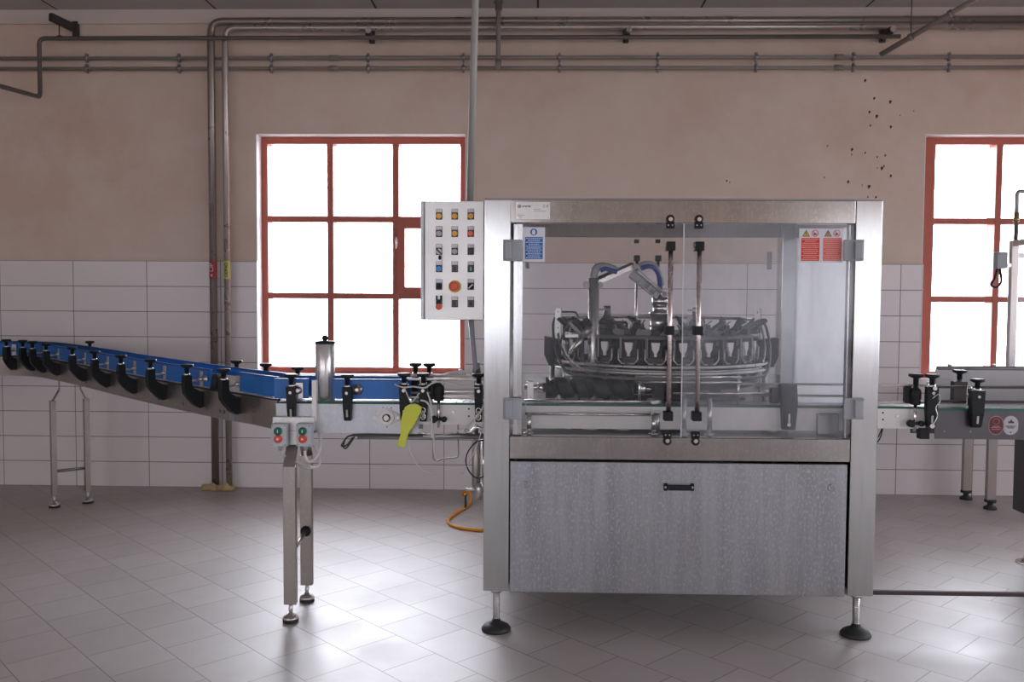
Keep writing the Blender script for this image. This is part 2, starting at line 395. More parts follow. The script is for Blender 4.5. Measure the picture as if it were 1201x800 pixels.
def window(n, x0, x1, z0, z1, yf, sash=True, out=1, gl=.055, cols=None):
    e = root('window_%d' % n, ((x0+x1)/2, yf+out*.06, z0), kind='structure')
    d0, d1 = (yf, yf+.13) if out > 0 else (yf-.13, yf)
    g = .055
    m = MB()
    m.box(x0, x0+gl, d0, d1, z0, z1, .003); m.box(x1-g, x1, d0, d1, z0, z1, .003)
    m.box(x0+gl, x1-g, d0, d1, z1-g-.005, z1, .003); m.box(x0+gl, x1-g, d0, d1, z0, z0+g, .003)
    W = (x1-x0-.10); H = z1-z0
    cols = cols or [x0+.05+W/3, x0+.05+2*W/3]; rows = [z0+H*.331, z0+H*.655]
    for c in cols: m.box(c-.025, c+.025, d0+.006, d1, z0+g, z1-g, .002)
    for r in rows: m.box(x0+gl, x1-g, d0+.010, d1-.004, r-.024, r+.024, .002)
    m.build('window_frame', 'window_wood', e)
    xs = [x0+gl]+sum([[c-.025, c+.025] for c in cols], [])+[x1-g]; zs = [z0+g]+sum([[r-.024, r+.024] for r in rows], [])+[z1-g]
    yg = yf+out*.11
    for i in range(3):
        for j in range(3):
            a, b, c, d = xs[2*i], xs[2*i+1], zs[2*j], zs[2*j+1]
            k = MB(); k.box(a, b, yg-.003, yg+.003, c, d); k.build('pane', 'pane', e)
    if sash:
        a, b, c, d = xs[4], xs[5], zs[2], zs[3]; s = MB(); w_ = .05
        y0, y1 = (yf-.012, yf+.05)
        s.box(a-.01, a+w_, y0, y1, c-.01, d+.01, .003); s.box(b-w_, b+.005, y0, y1, c-.01, d+.01, .003)
        s.box(a+w_, b-w_, y0, y1, d-w_, d+.01, .003); s.box(a+w_, b-w_, y0, y1, c-.01, c+w_, .003)
        so = s.build('sash', 'window_wood', e)
        h = MB(); h.box(a-.022, a-.006, y0-.012, y0+.006, d-.20, d-.13, .003); h.cyl((a-.014, y0-.014, d-.21), (a-.014, y0-.014, d-.12), .006); h.build('hinge', 'steel_bright', so)
        h = MB(); hx = a+.15; h.box(b-.16-.115, b-.16, y0-.03, y0-.012, (c+d)/2-.012, (c+d)/2+.01, .004); h.box(b-.165, b-.02, y0-.03, y0-.012, (c+d)/2-.012, (c+d)/2+.01, .003)
        h.box(b-.045, b-.015, y0-.03, y0+.002, (c+d)/2-.03, (c+d)/2+.03, .003)
        h.build('handle', 'window_wood', so)
    return e
window(1, *WIN[0], wz0, wz1, 7.12, cols=[P(387.3, 300, 7.12).x, P(464, 300, 7.12).x])
window(2, *WIN[1], wz0, wz1, 7.12, sash=False, gl=P(1094.3, 300, 7.12).x-WIN[1][0], cols=[P(1169.6, 300, 7.12).x, P(1169.6, 300, 7.12).x+.52])
for i, (a, b) in enumerate(BWIN): window(i+3, a, b, bz0, bz1, RY0-.12, sash=False, out=-1)
n_ = 7; SIDE = []
for nm in FILL_SWIN:
    for c, d in FILL_SWIN[nm]:
        e = window(n_, -(d-c)/2, (d-c)/2, wz0, SZ1, 0, sash=False); n_ += 1; sg = 1 if nm == 'wall_right' else -1  # added side windows, out of view, for more light in the room
        e.location = (sg*(RX1+.12+.06), (c+d)/2, wz0); e.rotation_euler = (0, 0, -sg*PI/2); SIDE.append((sg, c, d))

# ------------------------------------------------------------------ pipes on the wall
def pipe(name, label, pts, r, mat, cat='pipe', seg=14, bend=.08, group=None):
    o = MB().tube(route(pts, bend) if len(pts) > 2 else pts, r, seg).build(name, mat)
    return tag(o, label, cat, group)
Yp = 6.90
xa = P(250, 300, Yp).x; xb = P(266.5, 300, Yp).x
pa = pipe('steel_pipe', 'thickest steel pipe along the wall top, bending down left of the window', [(5.2, Yp, 3.635), (xa, Yp, 3.635), (xa, Yp, .0)], .029, 'steel_pipe', bend=.10)
pb = pipe('steel_pipe', 'steel pipe just under the thickest one, its drop nearer the window', [(5.2, Yp-.004, 3.585), (xb, Yp-.004, 3.585), (xb, Yp-.004, .0)], .0245, 'steel_pipe2', bend=.09)
zc = 3.49
xl = P(47, 60, 6.84).x
pc = pipe('thin_pipe', 'thin pipe below the thick pair, stepping down and turning away at far left', [(P(1055, 47, 6.84).x, 6.83, zc), (xl, 6.83, zc), (xl, 6.83, 3.045), V((xl, 6.83, 3.045)).lerp(P(0, 101, 6.2), 2.2)], .0165, 'pipe_paint', bend=.05)
zd, ze = 3.365, 3.285
pd = pipe('grey_pipe', 'upper of the twin grey pipes clamped along the wall', [(5.2, 6.925, zd), (RX0+.02, 6.925, zd)], .0165, 'pipe_beige', group='twin grey pipes')
pe = pipe('grey_pipe', 'lower of the twin grey pipes clamped along the wall', [(5.2, 6.925, ze), (RX0+.02, 6.925, ze)], .0165, 'pipe_beige', group='twin grey pipes')
for px in (103, 211, 319, 432, 543.6, 656, 771, 886, 1000, 1112):
    for o, z in ((pd, zd), (pe, ze)):
        x = P(px, 75, 6.94).x; k = MB()
        k.lathe((x-.011, 6.925, z), (1, 0, 0), [(0, .022), (.022, .022)], 14)
        k.box(x-.006, x+.006, 6.94, 6.985, z-.006, z+.006); k.box(x-.009, x+.009, 6.91, 6.94, z+.018, z+.034, .002); k.box(x-.009, x+.009, 6.91, 6.94, z-.034, z-.018, .002)
        k.build('pipe_clamp', 'steel_dark', o)
for px in (392, 983):
    for o, z in ((pd, zd), (pe, ze)):
        x = P(px, 75, 6.94).x; MB().cyl((x-.035, 6.925, z), (x+.035, 6.925, z), .021, 14).build('sleeve', 'pipe_beige', o)
# support brackets
for px, lab in ((77, 'black arm bracket holding the thin pipe at far left'), (432, 'black bracket under the thick pipes above the left window'),
                (733, 'black bracket under the thick pipes above the big machine'), (1038, 'black bracket under the thick pipes near the slanting pipe')):
    x = P(px, 40, 6.9).x; k = MB()
    if px < 100:
        k.mat('black_iron').box(x+.02, x+.06, 6.96, 7.0, 3.53, 3.66, .003)
        k.bar((x+.03, 6.98, 3.61), (x-.03, 6.74, 3.625), .035, .06, bev=.004)
        k.cyl((x-.012, 6.83, 3.60), (x-.012, 6.83, 3.507), .004); k.box(x-.03, x+.006, 6.825, 6.835, 3.507, 3.512)
        o = k.build('pipe_bracket')
    else:
        k.mat('black_iron').box(x-.008, x+.034, 6.965, 7.0, 3.49, 3.62, .003)
        k.box(x-.004, x+.030, 6.80, 6.975, 3.525, 3.556, .003)
        k.bar((x+.013, 6.98, 3.50), (x+.013, 6.86, 3.535), .016, .02)
        k.box(x-.008, x+.03, 6.815, 6.850, 3.507, 3.520, .002)
        k.mat('steel').cyl((x+.02, 6.788, 3.535), (x+.02, 6.803, 3.535), .022); o = k.build('pipe_bracket')
    tag(o, lab, 'bracket', 'brackets carrying the wall pipes')
# hanger pipe from ceiling, slanting pipe
hx = P(585, 40, 6.88).x
o = pipe('hanger_pipe', 'short beige vertical pipe from ceiling to the lower twin pipe', [(hx, 6.80, RZ), (hx, 6.80, ze+.01)], .018, 'pipe_beige')
k = MB(); k.cyl((hx, 6.80, ze-.005), (hx, 6.92, ze-.005), .016, 12); k.cyl((hx, 6.80, ze-.025), (hx, 6.80, ze+.03), .024, 12); k.build('pipe_elbow', 'pipe_beige', o)
k = MB(); k.lathe((hx, 6.80, RZ-.07), (0, 0, 1), [(0, .026), (.05, .026), (.052, .034), (.07, .034)], 14); k.build('pipe_fitting', 'pipe_paint', o)
A = P(1033, 64, 6.86); B = P(1140, 1, 6.3); C_ = A+(B-A)*1.9
C_ = A+(B-A)*((RZ-.025-A.z)/(B.z-A.z))
o = pipe('slanting_pipe', 'pale pipe slanting up from the twin pipes to the ceiling', [A, C_], .019, 'pipe_beige')
for q_ in (.35, .78): p_ = A+(B-A)*q_; d_ = (C_-A).normalized(); MB().cyl(p_-d_*.012, p_+d_*.012, .027, 14).build('pipe_clamp', 'steel_dark', o)
p_ = A+(B-A)*.35
o = tag(MB().cyl((p_.x, p_.y, p_.z+.02), (p_.x, p_.y, RZ), .004, 8).build('hanger_rod', 'black_iron'), 'thin hanging rod holding the slanting pipe from the ceiling', 'rod')
# pipe feet (foam) and markers
for px, x, lab in ((0, xa, 'lump of yellow foam at the foot of the left vertical pipe'), (1, xb, 'lump of yellow foam at the foot of the right vertical pipe')):
    k = MB(); r = bmesh.ops.create_icosphere(k.bm, subdivisions=3, radius=1)['verts']
    for v in r:
        n_ = 1+.18*math.sin(v.co.x*5+px)+.14*math.sin(v.co.y*7+v.co.z*4)
        v.co = V((x-.022+v.co.x*.075*n_, 6.89+v.co.y*.06*n_, max(0, .012+v.co.z*(.045 if v.co.x < .2 else .03)*n_)))
    for fc in k.bm.faces: fc.smooth = True
    tag(k.build('foam_collar', 'foam'), lab, 'foam', 'foam lumps at the pipe feet')
def half_wrap(x, y, z0, z1, r, mat, par, name):
    k = MB(); n = 14; a0 = []; 
    for i in range(n+1):
        a = PI+PI*i/n; a0.append((math.cos(a)*r, math.sin(a)*r))
    pts = [(x+c[0], y+c[1]) for c in a0]; nr = [(c[0]/r, c[1]/r) for c in a0]
    k.strip(pts, [z0]*(n+1), [z1]*(n+1), .001, nr); return k.build(name, mat, par)
z1_ = P(250, 306, 6.9).z; z0_ = P(250, 327, 6.9).z
mk = half_wrap(xa, Yp, z0_, z1_, .0305, 'marker_red', pa, 'pipe_marker')
text('CIP', .046, (xa-.004, Yp-.0325, (z0_+z1_)/2+.016), 'sticker_white', mk, 'marker_text', True, .001, .001)
k = MB(); k.prism([(-.010, .012), (.010, .012), (0, -.010)], (xa-.004, Yp-.0320, z0_+.022), (1, 0, 0), (0, 0, 1), .001); k.build('marker_arrow', 'sticker_white', mk)
mk = half_wrap(xb, Yp-.004, z0_, z1_, .026, 'marker_yellow', pb, 'pipe_marker')
text('ODPAD', .032, (xb+.002, Yp-.0318, (z0_+z1_)/2), 'sign_dark', mk, 'marker_text', True, .001, .0005)
# ceiling-to-panel conduit and lower conduit
t0 = P(557.5, 0, 4.22); t1 = P(551, 236, 4.22); t2 = t0+(t0-t1)*((RZ-t0.z)/(t0.z-t1.z))
tag(MB().tube([t2, V((t1.x, 4.22, 1.962))], .0165, 14).build('conduit_pipe', 'conduit_grey'), 'pale conduit pipe running from ceiling to top of the control panel', 'pipe')
# dirt spots on the plaster
k = MB()
spots = [(1015, 94, 2.2), (1025.5, 115, 2), (1044.5, 119, 2.5), (1020, 131, 2), (1028.5, 136, 2.5), (1021, 147, 1.5), (1045, 148.5, 2), (1072, 130, 1), (999.5, 175, 2.2), (999, 181, 1.2), (1015, 179, 1.5),
         (1029, 184, 1.3), (1038.5, 182, 1.6), (1034.5, 197, 2.6), (1037, 194.5, 1.6), (1045, 206, 2), (995, 213, 2.2), (1019.5, 218.5, 2.6), (1011.5, 217, 1), (1027.5, 231, 1.8), (1018, 231, 1.4), (970.5, 171, 1.2), (967, 208, 1.2), (852.5, 212, 1.5), (856, 214, 1), (1029, 197, 1), (1056, 135, .9)]
for px, py, r in spots:
    p = P(px, py, 6.998); rr = r/149*.65
    k.lathe((p.x, 7.0, p.z), (0, -1, 0), [(0, rr), (.003, rr*.7)], 8)
    k.lathe((p.x-rr*.3, 7.0, p.z-rr*1.1), (0, -1, 0), [(0, rr*.55), (.002, rr*.4)], 8)
o = k.build('dirt_spots', 'spot'); o['kind'] = 'stuff'; o['label'] = 'dark dried splatter spots on the plaster left of the right window'; o['category'] = 'dirt'

# ------------------------------------------------------------------ conveyor hardware
def add_foot(m_mb, x, y, z_top, r=.036, hgt=.018):
    m_mb.mat('steel').cyl((x, y, .018), (x, y, z_top), .010, 14)
    m_mb.lathe((x, y, .012), (0, 0, 1), [(0, r), (.010, r), (.016, r*.85), (.022, .014), (.034, .012)], 24)
    m_mb.mat('rubber').lathe((x, y, 0), (0, 0, 1), [(0, r*1.02), (.012, r*1.02)], 24)
def knob(parent, p, s=1.0, ht=.045, name='knob'):
    k = MB()
    k.lathe((p.x, p.y, p.z), (0, 0, 1), [(0, .012*s), (ht*.55, .012*s), (ht*.6, .015*s), (ht*.72, .030*s), (ht*.8, .033*s), (ht*.95, .033*s), (ht, .028*s)], 16)
    return k.build(name, 'black', parent)
def guide_bracket(conv, p, n, ztop, arm=.085, low=-.095, high=.075, knob_h=.05, rail=True, mat='black', sickle=True, width=.030, knob_only=False):
    """p: point on plate edge (XY), n: outward normal (XY), ztop: plate top height."""
    p3 = V((p[0], p[1], ztop)); nn = V((n[0], n[1], 0)).normalized(); tn = V((-nn.y, nn.x, 0))
    k = MB()
    if sickle:
        width *= 1.25; low -= .012
        prof = [(.000, -.020), (.000, low), (.022, low-.006), (.050, low+.012), (.080, low+.045), (arm+.018, -.020), (arm+.022, .03), (arm+.018, high), (arm-.020, high), (arm-.020, .03), (arm-.028, .008), (.03, -.008)] if True else [(.000, -.028), (.000, low), (.020, low-.004), (.045, low+.018), (.070, low+.050), (arm+.012, -.010), (arm+.016, .03), (arm+.016, high), (arm-.018, high), (arm-.018, .02), (arm-.03, -.005), (.03, -.022)]
    else:
        pass
        prof = [(.002, -.075), (.002, .005), (.006, .035), (.008, high), (.040, high), (.040, -.02), (.030, -.08), (.018, -.085)]
    k.prism(prof, p3, nn, V((0, 0, 1)), width)
    if not sickle:      # lower part narrows towards its foot
        for v_ in k.bm.verts:
            h_ = v_.co.z-ztop
            if h_ < .03:
                off = (v_.co-p3).dot(tn); v_.co -= tn*off*(.30*min(1, (.03-h_)/.11))
        sb = MB()
    o = k.build('guide_bracket', mat, conv)
    if not sickle:
        c0 = p3+nn*.041+V((0, 0, high-.028)); sb.lathe(c0, nn, [(0, .008), (.005, .007)], 10); sb.build('bolt', 'steel_bright', o)
        sb = MB(); c0 = p3+nn*.034; sb.bar(c0+V((0, 0, -.066))+nn*-.002, c0+V((0, 0, -.030))+nn*.003, .010, .006, upv=nn, bev=.002); sb.build('slot', 'steel', o)
    top = p3+nn*((arm-.001) if sickle else .024)
    c = MB(); c.mat('steel_bright').cyl(top+V((0, 0, high-.004)), top+V((0, 0, high+.010)), .016, 14)
    c.build('collar', None, o)
    knob(o, top+V((0, 0, high+.008)), 1.0 if sickle else .95, knob_h)
    if rail:
        c = MB(); h0 = V((0, 0, high-.03))
        c.mat('steel').cyl(top+h0, p3-nn*.012+h0, .006, 10)
        c.mat('steel_bright').bar(p3+nn*.004+V((0, 0, .008)), p3+nn*.004+V((0, 0, .092)), .034, .004, upv=nn, bev=.001)
        c.mat('steel').lathe(p3+nn*.006+V((0, 0, .05)), nn, [(0, .013), (.006, .013), (.007, .008), (.014, .008)], 12)
        c.build('rail_clamp', None, o)
    return o

def path_frame(pts):
    out = []
    for i in range(len(pts)):
        a = V(pts[max(i-1, 0)]); b = V(pts[min(i+1, len(pts)-1)]); d = (b-a); d = V((d.x, d.y)).normalized()
        out.append(V((d.y, -d.x)))      # outward (towards viewer) when running left->right
    return out
# curved conveyor centre path, from the far left to the straight section
front = [(-6.2, 6.69), (-4.6, 6.66), (-4.15, 6.655), (-3.96, 6.65), (-3.80, 6.61), (-3.62, 6.47), (-3.33, 6.20), (-3.05, 5.93), (-2.63, 5.50), (-2.23, 5.11), (-2.05, 4.94), (-1.70, 4.615), (-1.55, 4.49), (-1.42, 4.385), (-1.32, 4.28), (-1.225, 4.20), (-1.10, 4.145)]
fz = [1.06, 1.06, 1.06, 1.06, 1.058, 1.056, 1.052, 1.048, 1.043, 1.038, 1.036, 1.032, 1.031, 1.03, 1.03, 1.03, 1.03]
sm = smooth([V((a[0], a[1], z)) for a, z in zip(front, fz)], 5)
def at_px(px):      # point on front path seen at column px, by search
    best = None
    for i in range(len(sm)-1):
        for k in range(6):
            p = sm[i].lerp(sm[i+1], k/6); d = p-V((0, 0, EYE)); x = CX+FPX*d.dot(rt)/d.dot(fw)
            if best is None or abs(x-px) < best[0]: best = (abs(x-px), p, (sm[i+1]-sm[i]))
    d = best[2]; d = V((d.x, d.y)).normalized(); return best[1], V((d.y, -d.x))
fn = path_frame([(p.x, p.y) for p in sm])
CWD = .16
cv = root('curved_conveyor', (-2.6, 5.5, 0), 'curved steel conveyor with blue side guides, sweeping from far left to the push-button boxes', 'conveyor')
cut = [i for i, p in enumerate(sm) if p.x < -1.21]
S = [sm[i] for i in cut]; Nn = [fn[i] for i in cut]
xy = [(p.x, p.y) for p in S]
k = MB(); k.strip(xy, [p.z-.142 for p in S], [p.z for p in S], .004, Nn); 
k.strip([(a[0]-n.x*CWD, a[1]-n.y*CWD) for a, n in zip(xy, Nn)], [p.z-.142 for p in S], [p.z for p in S], .004, Nn)
k.build('side_plate', 'steel_warm', cv)
k = MB(); k.strip([(a[0]+n.x*.003, a[1]+n.y*.003) for a, n in zip(xy, Nn)], [p.z-.004 for p in S], [p.z+.004 for p in S], .016, Nn); k.build('edge_strip', 'rotor_dark', cv)
k = MB(); k.strip([(a[0]-n.x*.012, a[1]-n.y*.012) for a, n in zip(xy, Nn)], [p.z-.012 for p in S], [p.z-.002 for p in S], CWD-.024, Nn); k.build('belt_chain', 'chain', cv)
k = MB(); k.strip([(a[0]-n.x*.03, a[1]-n.y*.03) for a, n in zip(xy, Nn)], [p.z-.152 for p in S], [p.z-.144 for p in S], CWD-.06, Nn); k.build('return_tray', 'steel_pale', cv)
# seams and bolts on the plate
for px, dz in ((272, 0),):
    p, n = at_px(px); k = MB(); k.prism([(-.02, -.14), (.02, -.14), (.02, -.03), (-.02, -.03)], V((p.x, p.y, p.z))+V((n.x, n.y, 0))*.003, V((-n.y, n.x, 0)), V((0, 0, 1)), .004); k.build('joint_plate', 'steel_pale', cv)
for px in (101, 125, 158, 186, 215, 242, 262, 258):
    p, n = at_px(px); k = MB(); n3 = V((n.x, n.y, 0)); k.lathe(V((p.x, p.y, p.z-.105))+n3*.001, n3, [(0, .010), (.006, .009)], 12); k.build('bolt', 'steel_dark', cv)
p, n = at_px(298)
k = MB(); n3 = V((n.x, n.y, 0))
for dz in (-.055, -.078): k.lathe(V((p.x, p.y, p.z+dz))+n3*.0005, n3, [(0, .004), (.001, .004)], 8)
k.build('bolt_hole', 'black', cv)
# blue guides
def guide(i0, i1, off, lo, hi, name='blue_guide'):
    A = [i for i in range(len(S)) if i0 <= S[i].x <= i1]
    a = [((S[i].x+Nn[i].x*off), (S[i].y+Nn[i].y*off)) for i in A]
    k = MB(); k.mat('blue_guide').strip(a, [S[i].z+lo for i in A], [S[i].z+hi for i in A], .010, [Nn[i] for i in A])
    k.mat('blue_edge').strip([(q_[0]+Nn[i].x*.003, q_[1]+Nn[i].y*.003) for q_, i in zip(a, A)], [S[i].z+hi for i in A], [S[i].z+hi+.007 for i in A], .016, [Nn[i] for i in A])
    return k.build(name, None, cv)
pL, _ = at_px(248); pR, _ = at_px(281)
guide(-9, pL.x, 0, .012, .100); guide(pR.x, 0, 0, .014, .104)
guide(-9, 0, -CWD, .012, .100)
k = MB(); A = [i for i in range(len(S)) if pL.x-.05 <= S[i].x <= pR.x+.1]
k.mat('steel_bright').strip([(S[i].x-Nn[i].x*.004, S[i].y-Nn[i].y*.004) for i in A], [S[i].z+.012 for i in A], [S[i].z+.088 for i in A], .004, [Nn[i] for i in A]); k.build('hinge_plate', None, cv)
p, n = at_px(257); k = MB(); n3 = V((n.x, n.y, 0))
k.mat('black').lathe(V((p.x, p.y, p.z+.012))+n3*.02, (0, 0, 1), [(0, .028), (.03, .022), (.055, .020), (.07, .014), (.078, .014)], 14); k.build('pivot_post', None, cv)
p, n = at_px(243); k = MB(); n3 = V((n.x, n.y, 0)); k.lathe(V((p.x, p.y, p.z+.055))+n3*.004, n3, [(0, .018), (.008, .018), (.01, .008), (.02, .008)], 14); k.build('bolt', 'steel', cv)
# brackets: front ones (column of the clamp on the rail), rear ones (knob above the far guide)
for px in (17, 40, 53, 69, 101, 128, 159, 194, 238, 280):
    p, n = at_px(px); guide_bracket(cv, (p.x, p.y), n, p.z, low=-.085)
for px in (74, 240, 276, 310):
    p, n = at_px(px); q_ = V((p.x-n.x*CWD, p.y-n.y*CWD)); guide_bracket(cv, (q_.x, q_.y), (-n.x, -n.y), p.z, arm=.04, high=.085, rail=False, sickle=False)
# the far leg stand
def stand(conv, fx, fy, rx, ry, ztop, bend_z, w, tx, ty, tx2, ty2, foot_z, brace_z):
    for (x, y, a, b_) in ((fx, fy, tx, ty), (rx, ry, tx2, ty2)):
        k = MB(); k.mat('steel_warm')
        d = (V((rx, ry, 0))-V((fx, fy, 0))).normalized(); s_ = V((-d.y, d.x, 0))
        k.bar((x, y, foot_z), (x, y, bend_z), w, .034, upv=d, bev=.002)
        k.bar((x, y, bend_z-.004), (a, b_, ztop-.09), w, .005, upv=d); k.bar((a, b_, ztop-.095), (a, b_, ztop), w*.6, .006, upv=d)
        lg = k.build('leg', None, conv)
        k = MB(); add_foot(k, x, y, foot_z+.01, .037); k.build('foot', None, lg)
    k = MB(); k.cyl((fx, fy, brace_z), (rx, ry, brace_z), .011, 12); k.build('cross_brace', 'steel_dark', conv)
dd = (V((-3.283, 6.402))-V((-3.453, 6.259))).normalized()
stand(cv, -3.453, 6.259, -3.283, 6.402, .935, .77, .055, -3.453+dd.x*.045, 6.259+dd.y*.045, -3.283-dd.x*.035, 6.402-dd.y*.035, .085, .26)

# ---- straight pale conveyor from the push-button boxes to the white section
YC = 4.135
sv = root('straight_conveyor', (-.86, 4.2, 0), 'pale grey straight conveyor section on two steel legs below the left window', 'conveyor')
xs0, xs1 = -1.215, -.545
k = MB(); k.box(xs0, xs1, YC-.006, YC, .884, 1.022, .001); k.box(xs0, xs1, YC+CWD, YC+CWD+.005, .884, 1.022, .001); k.box(xs0, xs1, YC-.010, YC-.004, 1.010, 1.022); k.build('side_plate', 'steel_pale', sv)
k = MB(); k.box(-1.07, xs1, YC-.004, YC+.014, 1.022, 1.033); k.build('wear_strip', 'green_strip', sv)
k = MB()
for i in range(20): x = xs0+.01+i*.033; k.box(x, x+.030, YC+.015, YC+CWD-.015, 1.024, 1.031, .001)
k.build('belt_chain', 'chain', sv)
def blue_straight(conv, x0, x1, y, z0=1.045, z1=1.132):
    k = MB(); k.mat('blue_guide').box(x0, x1, y, y+.010, z0, z1, .001); k.mat('blue_edge').box(x0, x1, y-.003, y+.013, z1, z1+.007); k.build('blue_guide', None, conv)
blue_straight(sv, -1.225, -1.062, YC); blue_straight(sv, -1.16, -.60, YC+CWD-.02, 1.04, 1.135)
blue_straight(sv, -.948, -.60, YC)
k = MB(); k.mat('rotor_dark').box(-1.21, -1.05, YC-.008, YC, 1.022, 1.030); k.build('edge_strip', None, sv)
p = P(343.6, 460, YC); guide_bracket(sv, (p.x, YC-.006), (0, -1), 1.03, arm=.04, low=-.085, high=.075, rail=False, sickle=False, width=.042)
k = MB(); q_ = P(350, 455, YC-.01); k.mat('steel_bright').box(q_.x-.022, q_.x+.022, YC-.012, YC-.004, 1.045, 1.122, .002); k.mat('steel').lathe((q_.x, YC-.012, 1.085), (0, -1, 0), [(0, .018), (.006, .018), (.008, .009), (.02, .009)], 14); k.build('rail_clamp', None, sv)
p = P(409, 460, YC); guide_bracket(sv, (p.x, YC-.006), (0, -1), 1.03, arm=.04, low=-.085, high=.075, rail=False, sickle=False, width=.044)
q_ = P(419, 455, YC-.01); k = MB(); k.mat('steel').lathe((q_.x, YC-.004, 1.09), (0, -1, 0), [(0, .026), (.004, .026), (.005, .016), (.012, .016), (.013, .008), (.022, .008)], 16); k.build('rail_clamp', None, sv)
# slotted steel angle beside the canister
k = MB(); q_ = P(367.5, 466, 4.09); k.box(q_.x-.010, q_.x+.010, 4.10, 4.106, .945, 1.135, .001); k.box(q_.x+.006, q_.x+.010, 4.106, 4.135, .945, 1.135); k.build('slotted_angle', 'white_plate', sv)
# bearing flange
p = P(454, 489.5, YC-.006); k = MB()
k.mat('white_plastic'); poly = []
for i in range(36):
    a = 2*PI*i/36; r = .040; x_ = math.cos(a)*r; z_ = math.sin(a)*r
    poly.append((x_, z_))
poly2 = [(-.066, -.006), (-.062, -.013), (-.052, -.017), (-.03, -.03), (-.012, -.040), (.012, -.040), (.03, -.03), (.052, -.017), (.062, -.013), (.066, -.006), (.066, .006), (.062, .013), (.052, .017), (.03, .03), (.012, .040), (-.012, .040), (-.03, .03), (-.052, .017), (-.062, .013), (-.066, .006)]
k.prism(poly2, (p.x, YC-.011, p.z), (1, 0, 0), (0, 0, 1), .010)
k.mat('white_plate').lathe((p.x, YC-.014, p.z), (0, -1, 0), [(0, .038), (.008, .036), (.008, .029)], 24)
k.mat('steel_dark').lathe((p.x, YC-.016, p.z), (0, -1, 0), [(0, .029), (.004, .028)], 24)
k.mat('steel_bright').lathe((p.x, YC-.018, p.z), (0, -1, 0), [(0, .019), (.012, .019), (.013, .013), (.016, .013)], 20)
k.mat('steel').lathe((p.x-.054, YC-.016, p.z+.002), (0, -1, 0), [(0, .009), (.005, .008)], 12).lathe((p.x+.054, YC-.016, p.z), (0, -1, 0), [(0, .009), (.005, .008)], 12)
fl = k.build('bearing_flange', None, sv)
k = MB()
for dx, dz in ((-.018, .046), (0, .049), (.020, .045), (0, -.045)): k.lathe((p.x+dx, YC-.0065, p.z+dz), (0, -1, 0), [(0, .0035), (.0006, .0035)], 8)
k.build('bolt_hole', 'black', sv)
# near leg stand
for (x, y, ty, fzv) in ((-1.139, 4.084, 4.145, .085), (-1.135, 4.366, 4.30, .085)):
    k = MB(); k.mat('steel_warm'); k.box(x-.029, x+.029, y-.018, y+.018, fzv, .735, .002)
    k.bar((x, y+(-.016 if y < 4.2 else .016), .733), (x+.002, ty, .86), .056, .006, upv=(0, 1, 0)); k.box(x-.026, x+.028, ty-.003, ty+.003, .85, .90)
    lg = k.build('leg', None, sv)
    k = MB(); add_foot(k, x, y, fzv+.01, .036); k.build('foot', None, lg)
k = MB(); k.mat('steel').cyl((-1.139, 4.10, .315), (-1.135, 4.35, .36), .010, 12); k.mat('black').lathe((-1.135, 4.347, .36), (0, -1, 0), [(0, .026), (.008, .026), (.010, .016), (.018, .016)], 16); k.build('cross_brace', None, sv)
# button bracket on the conveyor: steel plate box
k = MB(); k.box(P(320, 500, 4.09).x, P(369, 500, 4.09).x, 4.085, 4.128, .90, .965, .002); k.box(P(336, 500, 4.09).x, P(349, 500, 4.09).x, 4.085, 4.10, .835, .90, .001); k.build('mounting_plate', 'steel', sv)
# push button stations
for px, lab in ((328.3, 'left of the two grey push-button boxes on the conveyor leg'), (357, 'right of the two grey push-button boxes, its cable looping to the right')):
    c = P(px, 510, 4.05); e = root('button_station', (c.x, 4.05, c.z-.06), lab, 'control box', 'push-button boxes on the conveyor leg')
    k = MB(); k.mat('box_grey').box(c.x-.036, c.x+.036, 4.035, 4.082, c.z-.052, c.z+.052, .004); k.box(c.x-.034, c.x+.034, 4.030, 4.036, c.z-.050, c.z+.050, .001)
    k.mat('steel_dark')
    for sx in (-1, 1):
        for sz in (-1, 1): k.lathe((c.x+sx*.028, 4.030, c.z+sz*.044), (0, -1, 0), [(0, .004), (.0015, .0035)], 8)
    k.build('enclosure', None, e)
    for nm, dz, mt, gl in (('green_button', .020, 'btn_green', 'bar'), ('red_button', -.016, 'btn_red', 'ring')):
        k = MB(); k.mat(mt).lathe((c.x-.002, 4.030, c.z+dz), (0, -1, 0), [(0, .0185), (.008, .0185), (.011, .016), (.012, .010)], 20)
        if gl == 'bar': k.mat('white_plastic').box(c.x-.0035, c.x-.0005, 4.0165, 4.0178, c.z+dz-.007, c.z+dz+.007)
        else: k.mat('white_plastic').lathe((c.x-.002, 4.0178, c.z+dz), (0, -1, 0), [(0, .005), (.001, .005)], 16)
        k.build(nm, None, e)
    k = MB(); k.mat('hinge_grey').lathe((c.x+(.002 if px > 340 else -.0), 4.058, c.z-.052), (0, 0, -1), [(0, .013), (.010, .013), (.011, .010), (.022, .009)], 14); k.build('cable_gland', None, e)
    k = MB(); x0, z0 = c.x, c.z-.072
    if px < 340: k.tube(smooth([(x0, 4.058, z0), (x0+.006, 4.07, z0-.02), (x0+.022, 4.12, z0-.05), (x0+.08, 4.17, z0-.09), (x0+.14, 4.15, z0-.10)]), .0048, 8)
    else: k.tube(smooth([(x0, 4.058, z0), (x0+.004, 4.05, z0-.03), (x0+.022, 4.05, z0-.052), (x0+.050, 4.06, z0-.035), (x0+.064, 4.09, z0+.01), (x0+.052, 4.13, z0+.06), (x0+.03, 4.17, z0+.09)]), .0075, 8)
    k.build('cable', 'cable_white', e)
k = MB(); a0_ = P(366, 498, 4.17)
